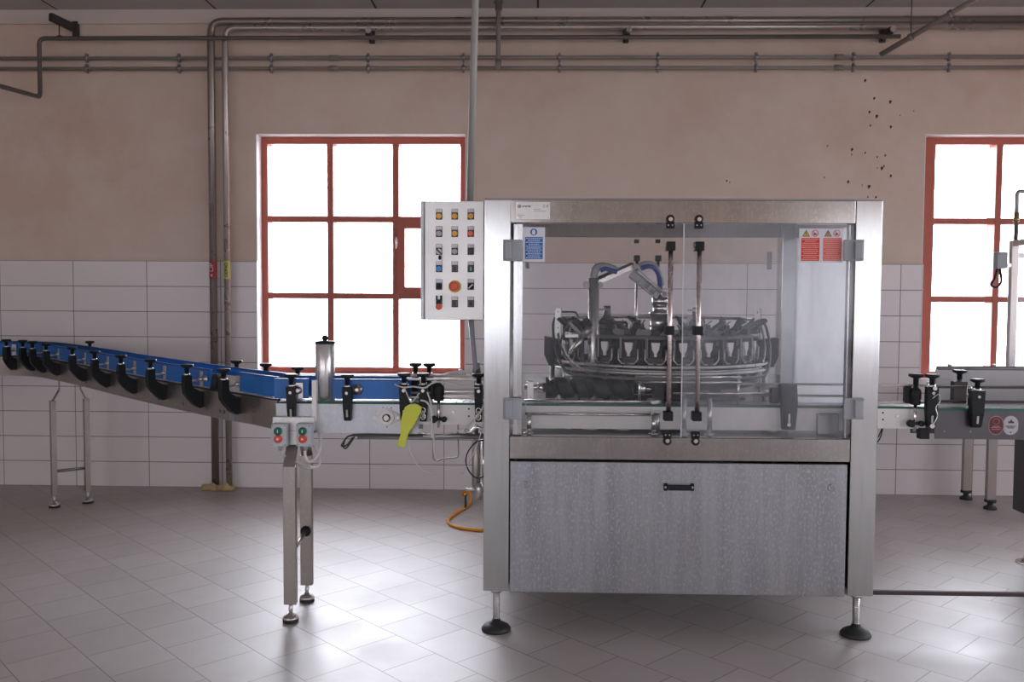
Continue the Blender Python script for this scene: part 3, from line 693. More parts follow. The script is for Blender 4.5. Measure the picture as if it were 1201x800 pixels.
k.tube(smooth([P(368, 522, 4.14), P(374, 534, 4.13), P(374, 546, 4.12), P(364, 549, 4.11), P(350, 546, 4.15)]), .006, 8)
tag(k.build('loose_cable', 'cable_white'), 'thin white cable loop hanging behind the right push-button box', 'cable')
# canister
CYN = 4.198
c = P(381.5, 470, CYN); e = root('steel_canister', (c.x, CYN, 1.031), 'tall shiny steel canister with black ball knob standing on the conveyor', 'canister')
k = MB(); k.lathe((c.x, CYN, 1.031), (0, 0, 1), [(0, .044), (.002, .0455), (.268, .0455), (.27, .044)], 32); k.build('body', 'steel_tube', e)
k = MB(); k.lathe((c.x, CYN, 1.301), (0, 0, 1), [(0, .0475), (.008, .0475), (.012, .040), (.014, .010), (.018, .008)], 32)
r_ = bmesh.ops.create_uvsphere(k.bm, u_segments=16, v_segments=10, radius=.015)['verts']
for v in r_: v.co += V((c.x, CYN, 1.327))
for fc in k.bm.faces: fc.smooth = fc.smooth or False
k.build('lid', 'black', e)

# ---- white-sided conveyor running through the machine
wv = root('white_conveyor', (.6, 4.2, 0), 'white-sided conveyor running straight through the glazed machine', 'conveyor')
xw0, xw1 = -.545, 1.86
k = MB(); k.mat('white_plate').box(xw0, -.10, YC-.005, YC, .930, 1.022, .001); k.box(1.45, xw1-.06, YC-.005, YC, .930, 1.022, .001)
k.mat('steel_dark').box(-.10, 1.45, YC-.005, YC, .915, 1.022, .001); k.mat('white_plate').box(xw0, xw1, YC+CWD, YC+CWD+.005, .93, 1.022, .001)
k.build('side_plate', None, wv)
k = MB(); k.box(xw0, xw1, YC-.004, YC+.014, 1.022, 1.032); k.build('wear_strip', 'green_strip', wv)
k = MB()
for i in range(72): x = xw0+.01+i*.033; k.box(x, x+.030, YC+.015, YC+CWD-.015, 1.024, 1.031, .001)
k.build('belt_chain', 'chain', wv)
for x0, x1, y0, y1, z in [(-.62, -.22, YC-.006, YC+.004, 1.050), (-.62, -.22, YC-.006, YC+.004, 1.135), (-.62, -.22, YC+CWD-.01, YC+CWD, 1.054), (-.62, -.22, YC+CWD-.01, YC+CWD, 1.139),
                          (1.49, 1.80, YC-.006, YC+.004, 1.045), (1.49, 1.80, YC-.006, YC+.004, 1.125), (1.0, 1.49, YC+CWD, YC+CWD+.008, 1.055), (.95, 1.49, YC+CWD, YC+CWD+.008, 1.11)]:
    MB().box(x0, x1, y0, y1, z, z+.012, .002).build('guide_rail', 'steel_warm', wv)
for px, py in ((532, 483), (1052, 488)): q_ = P(px, py, YC); MB().lathe((q_.x, YC-.005, q_.z), (0, -1, 0), [(0, .009), (.005, .008)], 12).build('bolt', 'steel', wv)
for px, py in ((550, 479.5), (550, 488), (1035, 484), (1035, 492)): q_ = P(px, py, YC); MB().lathe((q_.x, YC-.005, q_.z), (0, -1, 0), [(0, .0045), (.001, .0045)], 8).build('bolt_hole', 'black', wv)
for px, w_ in ((475, .044), (497.5, .042), (562, .040)):
    p = P(px, 465, YC); o = guide_bracket(wv, (p.x, YC-.006), (0, -1), 1.03, low=-.09, high=.088, rail=False, sickle=False, width=w_, knob_h=.046)
    k = MB(); k.lathe((p.x, YC-.048, 1.092), (0, -1, 0), [(0, .009), (.006, .008)], 10)
    k.build('bolt', 'steel_bright', o)
    if px > 480:
      for dz in (-.038, -.066):
        k = MB()
        k.tube([V((p.x+.011*math.cos(a), YC-.048, 1.03+dz+.008+.014*math.sin(a))) for a in [2*PI*i/14 for i in range(14)]], .003, 6, closed=True)
        k.build('slot_ring', 'steel_bright', o)
    if 0:
        for dz in (-.038, -.066): k.tube([V((p.x+.011*math.cos(a), YC-.040, 1.03+dz+.008+.014*math.sin(a))) for a in [2*PI*i/14 for i in range(14)]], .003, 6, closed=True)
for px in (487.5, 503.5): p = P(px, 450, YC+CWD+.03); guide_bracket(wv, (p.x, YC+CWD), (0, 1), 1.03, low=-.09, high=.115, rail=False, sickle=False, width=.04, knob_h=.05)
def rod_clamp(conv, px, y_top, y_bot, hexr=.026, side=1, ktop=False):
    c = P(px, 460, YC-.035); k = MB()
    k.mat('black').lathe((c.x, YC-.035, 1.045), (0, 0, 1), [(0, .020), (.01, hexr), (.022, hexr*.85), (.03, hexr), (.06, hexr), (.072, hexr*.8), (.078, .012), (.095, .010)], 8)
    k.box(c.x-.04, c.x-.015, YC-.03, YC+.01, 1.05, 1.13, .003)
    o = k.build('rod_holder', None, conv)
    k = MB(); k.cyl((c.x, YC-.035, .920), (c.x, YC-.035, 1.05), .0075, 12); k.build('rod', 'steel_bright', o)
    k = MB(); k.box(c.x-.022, c.x+.026, YC-.044, YC-.02, .952, .966, .002)
    k.lathe((c.x-.022, YC-.032, .959), (0, -1, 0), [(0, .017), (.022, .017), (.024, .012)], 14); k.lathe((c.x+.026, YC-.032, .959), (0, -1, 0), [(0, .013), (.018, .013), (.02, .008)], 14)
    k.build('cross_clamp', 'black', o)
    if ktop: knob(o, V((c.x, YC-.035, 1.137)), 1, .05)
    return o
rod_clamp(wv, 514.5, 450, 498); rod_clamp(wv, 1074, 455, 505, ktop=True)
k = MB(); k.mat('steel_pale').cyl(P(420, 512, 4.20), P(566, 511.5, 4.20)+V((.02, 0, 0)), .014, 14)
tag(k.build('support_tube', None), 'grey horizontal steel tube under the conveyor beside the machine', 'tube')
# ---- right outgoing conveyor
rv = root('outgoing_conveyor', (2.4, 4.2, 0), 'dark grey conveyor leaving the machine at the right edge with two oval stickers', 'conveyor')
k = MB(); k.mat('plate_dark').prism([(1.80, .938), (1.826, .938), (1.83, .889), (3.4, .885), (3.4, 1.018), (1.80, 1.018)], (0, 4.105, 0), (1, 0, 0), (0, 0, 1), .006)
k.box(1.80, 3.4, YC+CWD, YC+CWD+.006, .885, 1.018); k.build('side_plate', None, rv)
k = MB(); k.box(1.80, 3.4, 4.10, YC+.014, 1.018, 1.030); k.build('wear_strip', 'green_strip', rv)
k = MB()
for i in range(46): x = 1.87+i*.033; k.box(x, x+.030, YC+.015, YC+CWD-.015, 1.022, 1.029, .001)
k.build('belt_chain', 'chain', rv)
k = MB(); k.box(1.765, 1.81, 4.11, 4.15, .885, .935, .003); k.build('drive_block', 'black', rv)
for z in (1.052, 1.118): MB().box(1.81, 3.4, YC-.004, YC+.006, z, z+.012, .002).build('guide_rail', 'black_iron', rv)
for px, py in ((1107.5, 506), (1138, 506)): q_ = P(px, py, 4.10); MB().lathe((q_.x, 4.102, q_.z), (0, -1, 0), [(0, .005), (.003, .004)], 8).build('bolt', 'steel_dark', rv)
p = P(1090, 465, 4.10); o = guide_bracket(rv, (p.x, 4.10), (0, -1), 1.03, low=-.09, high=.10, rail=False, sickle=False, width=.05, knob_h=.05)
k = MB(); k.mat('steel_bright')
k.tube(smooth([V((p.x-.01, 4.045, 1.08)), V((p.x+.01, 4.03, 1.10)), V((p.x+.022, 4.04, 1.07)), V((p.x+.004, 4.04, 1.04)), V((p.x+.012, 4.04, 1.0)), V((p.x-.005, 4.045, .96))]), .0022, 8); k.lathe((p.x-.005, 4.052, .955), (0, -1, 0), [(0, .012), (.006, .010)], 12); k.lathe((p.x, 4.05, 1.125), (0, -1, 0), [(0, .011), (.008, .009)], 12); k.build('safety_wire', None, o)
p = P(1143, 465, 4.10); e1 = (0, -1)
o = guide_bracket(rv, (p.x, 4.10), (0, -1), 1.03, low=-.09, high=.085, rail=False, sickle=False, width=.060, knob_h=.045)
k = MB(); q_ = P(1137, 463, 4.12); k.mat('steel_bright').box(q_.x-.012, q_.x+.012, 4.118, 4.124, 1.04, 1.13, .002); k.lathe((q_.x+.006, 4.118, 1.085), (0, -1, 0), [(0, .020), (.01, .018)], 14); k.build('rail_clamp', None, o)
p = P(1126, 465, 4.30); k = MB(); k.mat('brown_block').box(p.x-.034, p.x+.034, 4.296, 4.33, 1.03, 1.135, .003); k.cyl((p.x, 4.31, 1.13), (p.x, 4.31, 1.15), .01); o = k.build('guide_bracket', None, rv); knob(o, V((p.x, 4.31, 1.145)), 1, .045)
# oval stickers
def oval(cx, cz, w, h, y, n=10):
    r = w/2; pts = []
    for i in range(n+1): a = PI*i/n; pts.append((cx+r*math.cos(a), cz+h/2-r+r*math.sin(a)))
    for i in range(n+1): a = PI+PI*i/n; pts.append((cx+r*math.cos(a), cz-h/2+r+r*math.sin(a)))
    return pts
for px, bg, fg, tx in ((1168.3, 'sticker_pink', 'sticker_red', 'sticker_pink'), (1185.5, 'sticker_white', 'sticker_white', 'sign_dark')):
    c = P(px, 499, 4.10); k = MB(); k.mat(bg).prism(oval(c.x, c.z, .068, .088, 0), (0, 4.1013, 0), (1, 0, 0), (0, 0, 1), .0012)
    k.mat(fg).prism(oval(c.x, c.z, .060, .080, 0), (0, 4.1003, 0), (1, 0, 0), (0, 0, 1), .0012)
    k.mat(tx)
    for r_, (wd, dz) in enumerate([(.03, -.004), (.044, -.010), (.040, -.018)] if fg == 'sticker_red' else [(.046, -.004), (.030, -.011)]):
        x = c.x-wd/2
        while x < c.x+wd/2: l = random.uniform(.003, .008); k.box(x, min(x+l, c.x+wd/2), 4.0990, 4.1000, c.z+dz-.0022, c.z+dz+.0022); x += l+.0015
    if fg == 'sticker_red': k.tube([V((c.x+.014*math.cos(a), 4.0995, c.z+.018+.012*math.sin(a))) for a in [2*PI*i/16 for i in range(16)]], .0012, 5, closed=True)
    else:
        k.prism([(-.012, 0), (.014, 0), (.013, .010), (.008, .006), (.004, .013), (.001, .020), (-.002, .012), (-.006, .007), (-.012, .011)], (c.x, 4.0995, c.z+.010), (1, 0, 0), (0, 0, 1), .001)
        k.lathe((c.x, 4.100, c.z-.032), (0, -1, 0), [(0, .0035), (.001, .0035)], 10)
    o = k.build('oval_sticker', None, rv); o['label'] = 'dark red oval sticker' if fg == 'sticker_red' else 'white oval sticker'
# back guard cover
g0 = P(1098, 429, 4.50); g1 = P(1098, 478, 4.50)
k = MB(); k.mat('guard_grey').box(g0.x, 3.5, 4.50, 4.512, g1.z, g0.z-.012, .002); k.cyl((g0.x+.008, 4.508, g0.z-.012), (3.5, 4.508, g0.z-.012), .012, 12); k.cyl((g0.x+.008, 4.508, g1.z), (g0.x+.008, 4.508, g0.z-.012), .008, 10)
k.cyl((g0.x, 4.506, g0.z-.10), (3.5, 4.506, g0.z-.10), .008, 8)
for dx in (.07, .29): k.mat('steel').cyl((g0.x+dx, 4.505, g0.z-.004), (g0.x+dx, 4.505, g0.z+.010), .010, 10); 
k.mat('guard_grey').box(3.42, 3.46, YC+CWD, 4.51, .95, .99)
o = k.build('back_guard', None, rv)
# hidden rear conveyor with two legs near wall
e = root('rear_conveyor', (3.35, 6.75, 0), 'low conveyor frame on two slim legs by the wall under the right window', 'conveyor')
k = MB(); k.box(3.0, 5.6, 6.55, 6.90, .80, .90, .003); k.build('frame', 'steel', e)
for px, py, Yf in ((1133, 580, 6.86), (1161, 597, 6.545)):
    q_ = P(px, py, Yf); k = MB(); k.mat('steel_warm').box(q_.x-.032, q_.x+.032, Yf-.02, Yf+.02, .07, .80, .002); lg = k.build('leg', None, e)
    k = MB(); k.mat('rubber').lathe((q_.x, Yf, 0), (0, 0, 1), [(0, .045), (.015, .045), (.03, .02), (.05, .02), (.052, .04), (.07, .04)], 16); k.build('foot', None, lg)
    k = MB(); k.mat('steel_bright').lathe((q_.x+.005, Yf-.02, .66 if px < 1150 else .62), (0, -1, 0), [(0, .022), (.02, .018)], 12); k.build('clamp_bolt', None, lg)
# ---- machine at the right edge
e = root('labelling_machine', (3.3, 4.9, 0), 'dark cabinet of another machine cut off by the right edge, with clear cover above', 'machine')
k = MB(); k.box(2.80, 3.9, 4.45, 5.25, .302, .84, .006); k.build('cabinet', 'cabinet_dark', e)
for x, y in ((2.86, 5.19), (2.86, 4.5), (3.8, 5.19), (3.8, 4.5)):
    if y < 5 and x < 3: continue
    k = MB(); k.mat('steel').cyl((x, y, .02), (x, y, .31), .012, 14); k.mat('steel_bright').lathe((x, y, 0), (0, 0, 1), [(0, .058), (.006, .060), (.016, .050), (.03, .018), (.05, .016)], 24); k.build('foot', None, e)
ptop = P(1178, 283, 5.3).z
k = MB(); x_ = P(1179, 350, 5.3).x; k.box(x_-.020, x_+.020, 5.20, 5.24, .84, ptop, .003); k.box(x_+.02, 3.9, 5.20, 5.24, ptop-.035, ptop, .003); k.box(x_-.02, x_+.02, 4.62, 5.20, ptop-.035, ptop, .003); k.box(x_+.02, 3.9, 5.20, 5.235, ptop-.10, ptop-.072, .003)
k.build('cover_frame', 'steel', e)
k = MB(); k.box(x_+.022, 3.9, 5.215, 5.221, .85, ptop-.10); k.build('clear_cover', 'cover_clear', e)
s0 = P(1173, 305, 5.18); k = MB(); k.mat('hinge_grey').box(s0.x-.03, s0.x+.03, 5.15, 5.20, s0.z-.05, s0.z+.045, .004); k.mat('steel_bright').box(s0.x+.01, s0.x+.07, 5.19, 5.2, s0.z-.04, s0.z-.02)
o = k.build('safety_switch', None, e)
k = MB(); k.tube(smooth([s0+V((-.015, 0, -.05)), s0+V((-.03, -.01, -.10)), s0+V((-.05, -.01, -.14)), s0+V((-.02, -.01, -.155)), s0+V((.01, 0, -.12)), s0+V((.0, 0, -.05))]), .007, 8); k.build('cable', 'black', o)
q_ = P(1190, 256, 5.24); q2 = P(1190, 225, 5.24)
k = MB(); k.mat('steel_dark').tube(route([(q_.x, 5.22, ptop), (q_.x, 5.22, q2.z), (q_.x+.5, 5.22, q2.z)], .02), .012, 12); k.mat('brass').lathe((q_.x, 5.22, q_.z-.02), (0, 0, 1), [(0, .018), (.02, .018), (.022, .014), (.05, .014)], 10)
k.build('air_pipe', None, e)
# horizontal bar leaving the machine bottom
z_ = P(1100, 694, 4.06).z
k = MB(); k.mat('bar_dark').box(1.52, 3.6, 4.04, 4.07, z_-.013, z_+.002, .002); k.mat('bar_pink').box(1.52, 3.6, 4.035, 4.05, z_+.002, z_+.010, .002)
tag(k.build('floor_rail'), 'long thin metal bar running right from the bottom corner of the machine', 'bar')

# ------------------------------------------------------------------ the big glazed machine
MX0, MX1, MY0, MY1, MZ0, MZ1 = -.23, 1.518, 3.97, 5.25, .196, 1.957
PW = .115
mc = root('bottle_rinsing_machine', (.645, 4.61, 0), 'large stainless steel bottle rinsing machine with glazed doors in the middle of the room', 'machine')
for i, (x, y) in enumerate(((MX0, MY0), (MX1-PW, MY0), (MX0, MY1-PW), (MX1-PW, MY1-PW))):
    k = MB(); k.box(x, x+PW, y, y+PW, MZ0, MZ1, .003); k.build('corner_post', 'steel_post', mc)
bx0, bx1 = MX0+PW+.002, MX1-PW-.002
k = MB(); k.box(bx0, bx1, MY0+.002, MY0+.05, 1.855, MZ1, .003); tb = k.build('top_beam', 'steel_beam', mc)
k = MB(); k.box(bx0, bx1, MY0+.001, MY0+.05, .800, .903, .003); lb = k.build('lower_beam', 'steel_beam', mc)
k = MB(); k.box(MX0, MX1, MY0+.004, MY1, MZ1, MZ1+.008); k.build('roof_plate', 'steel_dark', mc)
k = MB(); k.box(bx0, bx1, MY1-.06, MY1-.01, 1.878, MZ1, .003); k.build('top_beam', 'steel_warm', mc)
for x in (MX0+.01, MX1-.05):
    k = MB(); k.box(x, x+.04, MY0+PW, MY1-PW, 1.868, MZ1, .003); k.build('top_beam', 'steel_warm', mc)
k = MB(); k.box(bx0, bx1, MY1-.06, MY1-.01, .90, 1.085, .003); k.build('rear_sill', 'steel', mc)
k = MB(); k.box(MX0+.01, MX1-.01, MY0+.052, MY1-.012, .865, .898); k.build('table_top', 'steel_dark', mc)
# lower body
k = MB(); k.box(MX0+.012, MX0+.02, MY0+PW, MY1-PW, MZ0+.01, .865); k.box(MX1-.02, MX1-.012, MY0+PW, MY1-PW, MZ0+.01, .865)
k.box(bx0, bx1, MY1-.02, MY1-.012, MZ0+.01, .865); k.box(MX0+.02, MX1-.02, MY0+.06, MY1-.02, MZ0+.01, MZ0+.02); k.build('lower_casing', 'steel', mc)
k = MB(); k.box(bx0+.003, bx1-.012, MY0-.004, MY0+.02, MZ0-.002, .790, .003); dr = k.build('lower_door', 'steel_door', mc)
hp = P(796, 571, MY0); k = MB(); k.mat('black').box(hp.x-.068, hp.x-.05, MY0-.012, MY0-.003, hp.z-.017, hp.z+.017, .004).box(hp.x+.05, hp.x+.068, MY0-.012, MY0-.003, hp.z-.017, hp.z+.017, .004).box(hp.x-.052, hp.x+.052, MY0-.03, MY0-.018, hp.z-.012, hp.z+.012, .005)
k.box(hp.x-.054, hp.x-.044, MY0-.028, MY0-.008, hp.z-.010, hp.z+.010, .002).box(hp.x+.044, hp.x+.054, MY0-.028, MY0-.008, hp.z-.010, hp.z+.010, .002)
k.mat('steel_bright').lathe((hp.x-.060, MY0-.012, hp.z), (0, -1, 0), [(0, .006), (.002, .005)], 10).lathe((hp.x+.060, MY0-.012, hp.z), (0, -1, 0), [(0, .006), (.002, .005)], 10)
k.build('handle', None, dr)
for px, py in ((616, 568), (975.5, 572)):
    q_ = P(px, py, MY0-.004); k = MB(); k.mat('steel_door').lathe((q_.x, MY0-.004, q_.z), (0, -1, 0), [(0, .017), (.003, .016), (.0032, .011), (.001, .010)], 20); k.mat('steel_dark').box(q_.x-.004, q_.x+.004, MY0-.008, MY0-.005, q_.z-.004, q_.z+.004); k.build('quarter_turn_lock', None, dr)
# feet
for px, y in ((581, 4.02), (1001, 4.02), (600, 5.18), (930, 5.18)):
    x = -.172 if px < 700 else 1.462
    k = MB(); k.mat('steel').cyl((x, y, .03), (x, y, MZ0), .0155, 16)
    for i in range(14): k.lathe((x, y, .055+i*.009), (0, 0, 1), [(0, .0155), (.003, .0175), (.006, .0155)], 14)
    k.mat('steel').lathe((x, y, MZ0-.018), (0, 0, 1), [(0, .027), (.004, .029), (.018, .029)], 6)
    k.mat('rubber').lathe((x, y, 0), (0, 0, 1), [(0, .066), (.008, .068), (.020, .060), (.032, .040), (.040, .022), (.05, .020)], 32); k.build('foot', None, mc)
# inner door frame lips
gy = MY0+.018
gx0, gxm, gx1 = P(612, 390, gy).x, P(801, 390, gy).x, P(993, 390, gy).x
gz0, gz1 = .905, 1.853
k = MB(); k.box(bx0+.012, gx0+.002, MY0+.022, MY0+.055, .905, 1.853, .002); k.box(bx0+.012, gx0+.002, MY0+.0205, MY0+.022, 1.36, 1.38); k.box(gx1+.002, bx1-.012, MY0+.022, MY0+.055, .905, 1.853, .002); k.build('door_stop', 'steel_post', mc)
# glazed doors
for side, a, b_, mt in ((0, gx0-.02, gxm-.0015, 'door_glass'), (1, gxm+.0015, gx1+.02, 'door_glass_hazy')):
    e = MB().box(a, b_, gy-.006, gy, gz0, gz1).build('glazed_door', mt, mc)
    e['label'] = 'left clear polycarbonate door' if side == 0 else 'right clear polycarbonate door, hazier'
    if side == 0: MB().box(b_-.0035, b_+.001, gy-.0075, gy+.001, gz0, gz1).build('edge_seal', 'sign_white', e)
    # handle rod with three black blocks
    hxx = P(785 if side == 0 else 818.5, 390, MY0-.02).x
    za, zm, zb = P(800, 289, MY0-.02).z, P(800, 387.5, MY0-.02).z, P(800, 488, MY0-.02).z
    k = MB(); k.cyl((hxx, MY0-.030, zb), (hxx, MY0-.030, za), .0105, 16); k.build('handle_rod', 'rod_pink_sheen', e)
    for z in (za, zm, zb):
        k = MB(); k.box(hxx-.020, hxx+.019, MY0-.046, gy-.006, z-.020, z+.020, .003); k.build('handle_block', 'black', e)
    for zz, dr_ in ((1.862, 1), (.90, -1)):
        k = MB(); k.mat('black'); c = V((hxx+(0 if side else -.0), MY0-.006, zz))
        k.box(c.x-.018, c.x+.018, MY0-.010, gy-.006, zz-.030*(dr_ > 0)-.0*(dr_ < 0), zz+.030*(dr_ < 0), .002)
        k.lathe((c.x, MY0+.001, zz+dr_*.012), (0, -1, 0), [(0, .018), (.012, .018), (.013, .012)], 20)
        k.mat('steel_bright').lathe((c.x, MY0-.011, zz+dr_*.010), (0, -1, 0), [(0, .011), (.004, .009)], 16)
        for sx in (-1, 1): k.lathe((c.x+sx*.009, MY0-.010, zz-dr_*.016), (0, -1, 0), [(0, .0035), (.0015, .003)], 8)
        k.build('door_catch', None, e)
    # hinges
    for py0, py1 in ((281, 306), (467, 492)):
        xs_ = (590, 612, 592, 600) if side == 0 else (990, 1013, 1003, 1012)
        q0, q1 = P(xs_[0], py0, MY0-.015), P(xs_[1], py1, MY0-.015)
        k = MB(); k.box(q0.x, q1.x, MY0-.018, MY0-.002, q1.z, q0.z, .003)
        r0_, r1_ = P(xs_[2], py0+2, MY0-.03), P(xs_[3], py1-2, MY0-.03)
        k.box(r0_.x, r1_.x, MY0-.034, MY0-.016, r1_.z, r0_.z, .004); k.build('hinge', 'hinge_grey', e)
    # notices
    def sign(px0, py0, px1, py1, rx0, ry0, rx1, ry1, bg, fg, txt, rows):
        y = gy-.0075; a_, b2 = P(px0, py0, y), P(px1, py1, y); c_, d_ = P(rx0, ry0, y), P(rx1, ry1, y)
        k = MB(); k.mat(bg).box(a_.x, b2.x, y, y+.001, b2.z, a_.z); k.mat(fg).box(c_.x, d_.x, y-.0006, y, d_.z, c_.z)
        k.mat(txt); H_ = c_.z-d_.z; W_ = d_.x-c_.x
        for i in range(rows):
            zz = c_.z-H_*(i+.7)/(rows+.4); f_ = random.uniform(.6, .9) if i % 2 else .9
            x = (c_.x+d_.x)/2-W_*f_/2; xe = (c_.x+d_.x)/2+W_*f_/2
            while x < xe: l = random.uniform(.004, .011); k.box(x, min(x+l, xe), y-.0009, y-.0006, zz-H_*.022, zz+H_*.022); x += l+.0018
        return k, y
    if side == 0:
        k, y = sign(613, 266.5, 639, 307, 616, 278, 636.5, 304, 'sign_white', 'sign_blue', 'sign_pale', 11)
        c = P(626, 272.2, y); k.mat('sign_blue').lathe((c.x, y, c.z), (0, -1, 0), [(0, .0155), (.0006, .0155)], 24); k.mat('sign_white').prism([(-.007, -.011), (.006, -.011), (.008, 0), (.004, .010), (-.004, .010), (-.008, .002)], (c.x, y-.0009, c.z), (1, 0, 0), (0, 0, 1), .0006)
        k.build('safety_notice', None, e)['label'] = 'white and blue printed notice'
    else:
        for off, fg, ti, yl in ((0, 'sign_red', 'sign_pink', 'yellow'), (25.6, 'sign_red_faded', 'sign_pink', 'foam')):
            k, y = sign(937.5+off, 268, 962.2+off, 308, 940+off, 279, 960.7+off, 306, 'sign_white', fg, ti, 11)
            c = P(945.5+off, 274, y); k.mat('sign_dark').prism([(-.0165, -.013), (.0165, -.013), (0, .017)], (c.x, y-.0004, c.z), (1, 0, 0), (0, 0, 1), .0006); k.mat(yl).prism([(-.012, -.0105), (.012, -.0105), (0, .0115)], (c.x, y-.0009, c.z), (1, 0, 0), (0, 0, 1), .0006)
            k.mat('sign_dark').box(c.x-.0014, c.x+.0014, y-.0016, y-.0012, c.z-.004, c.z+.006).box(c.x-.0014, c.x+.0014, y-.0016, y-.0012, c.z-.0085, c.z-.006)
            c = P(956+off, 273.6, y); k.mat(fg).tube([V((c.x+.0135*math.cos(a), y-.0006, c.z+.0135*math.sin(a))) for a in [2*PI*i/24 for i in range(24)]], .0015, 6, closed=True)
            k.bar((c.x-.0095, y-.0006, c.z+.0095), (c.x+.0095, y-.0006, c.z-.0095), .0026, .001, upv=(0, 1, 0)); k.mat('sign_dark').box(c.x-.007, c.x+.006, y-.0006, y-.0002, c.z-.007, c.z-.001)
            k.build('safety_notice', None, e)['label'] = 'red printed warning notice' if not off else 'faded red printed warning notice'
# rear doors with rods, side panels (right one milky, whitened for a window's reflection), rear pane
ry = MY1-.03
k = MB(); k.box(bx0, 0.62, ry, ry+.005, 1.085, 1.878); rd = k.build('rear_door', 'pane', mc)
k = MB(); k.box(0.625, bx1, ry, ry+.005, 1.085, 1.878); rd2 = k.build('rear_door', 'pane', mc)
for par, px in ((rd, 747), (rd2, 772)):
    q_ = P(px, 303, ry-.03); zl = P(px, 440, ry-.03).z
    k = MB(); k.cyl((q_.x, ry-.03, zl), (q_.x, ry-.03, q_.z), .0085, 12); k.build('handle_rod', 'steel_bright', par)
    for z in (q_.z, zl): k = MB(); k.box(q_.x-.017, q_.x+.017, ry-.045, ry, z-.017, z+.017, .003); k.build('handle_block', 'black', par)
    q_ = P(px, 283, ry-.03); k = MB(); k.box(q_.x-.014, q_.x+.014, ry-.02, ry, q_.z-.01, q_.z+.012, .002); k.build('door_catch', 'black', par)
k = MB(); k.box(MX1-.035, MX1-.03, MY0+PW, MY1-PW, .90, 1.868); k.build('side_panel', 'side_milky_glare', mc)
k = MB(); k.box(MX0+.03, MX0+.035, MY0+PW, MY1-PW, 1.20, 1.868); k.build('side_panel', 'door_glass', mc)
for px, py in ((618.5, 305), (902, 306)):
    q_ = P(px, py, MY1-.12); k = MB(); k.box(q_.x-.012, q_.x+.012, MY1-.14, MY1-.115, q_.z-.05, q_.z+.05, .003); k.build('hinge', 'hinge_grey' if px < 700 else 'steel_dark', mc)
# nameplate
y = MY0+.0005
a_, b2 = P(605.5, 237, y), P(645, 257.5, y)
k = MB(); k.mat('steel').box(a_.x, b2.x, y-.0015, y+.002, b2.z, a_.z, .0005); k.mat('steel_bright')
for x in (a_.x+.008, b2.x-.006):
    for z in (a_.z-.008, b2.z+.008): k.lathe((x, y-.001, z), (0, -1, 0), [(0, .0035), (.0015, .003)], 8)
npl = k.build('nameplate', None, tb)
c = P(609.2, 242, y); k = MB(); k.tube([V((c.x+.0065*math.cos(a), y-.0025, c.z+.0065*math.sin(a))) for a in [2*PI*i/20 for i in range(20)]], .0012, 6, closed=True); k.lathe((c.x, y-.0015, c.z), (0, -1, 0), [(0, .0035), (.001, .0035)], 12); k.build('emblem', 'sign_dark', npl)
c = P(617.5, 242, y); text('seweki', .0135, (c.x, y-.003, c.z), 'sign_dark', npl, 'plate_text', False, .0003, .0004)
c = P(640, 242, y); text('C E', .015, (c.x, y-.003, c.z), 'sign_dark', npl, 'plate_text', False, .0003, .0002)
k = MB(); k.mat('steel_dark')
for i, (x0, x1, yy) in enumerate(((626, 634, 245.5), (626, 640, 247.6), (606.8, 615, 252.3), (606.8, 612, 254.5))):
    a_, b2 = P(x0, yy, y), P(x1, yy, y); k.box(a_.x, b2.x, y-.0022, y-.0015, a_.z-.0012, a_.z+.0012)
k.build('plate_print', None, npl)

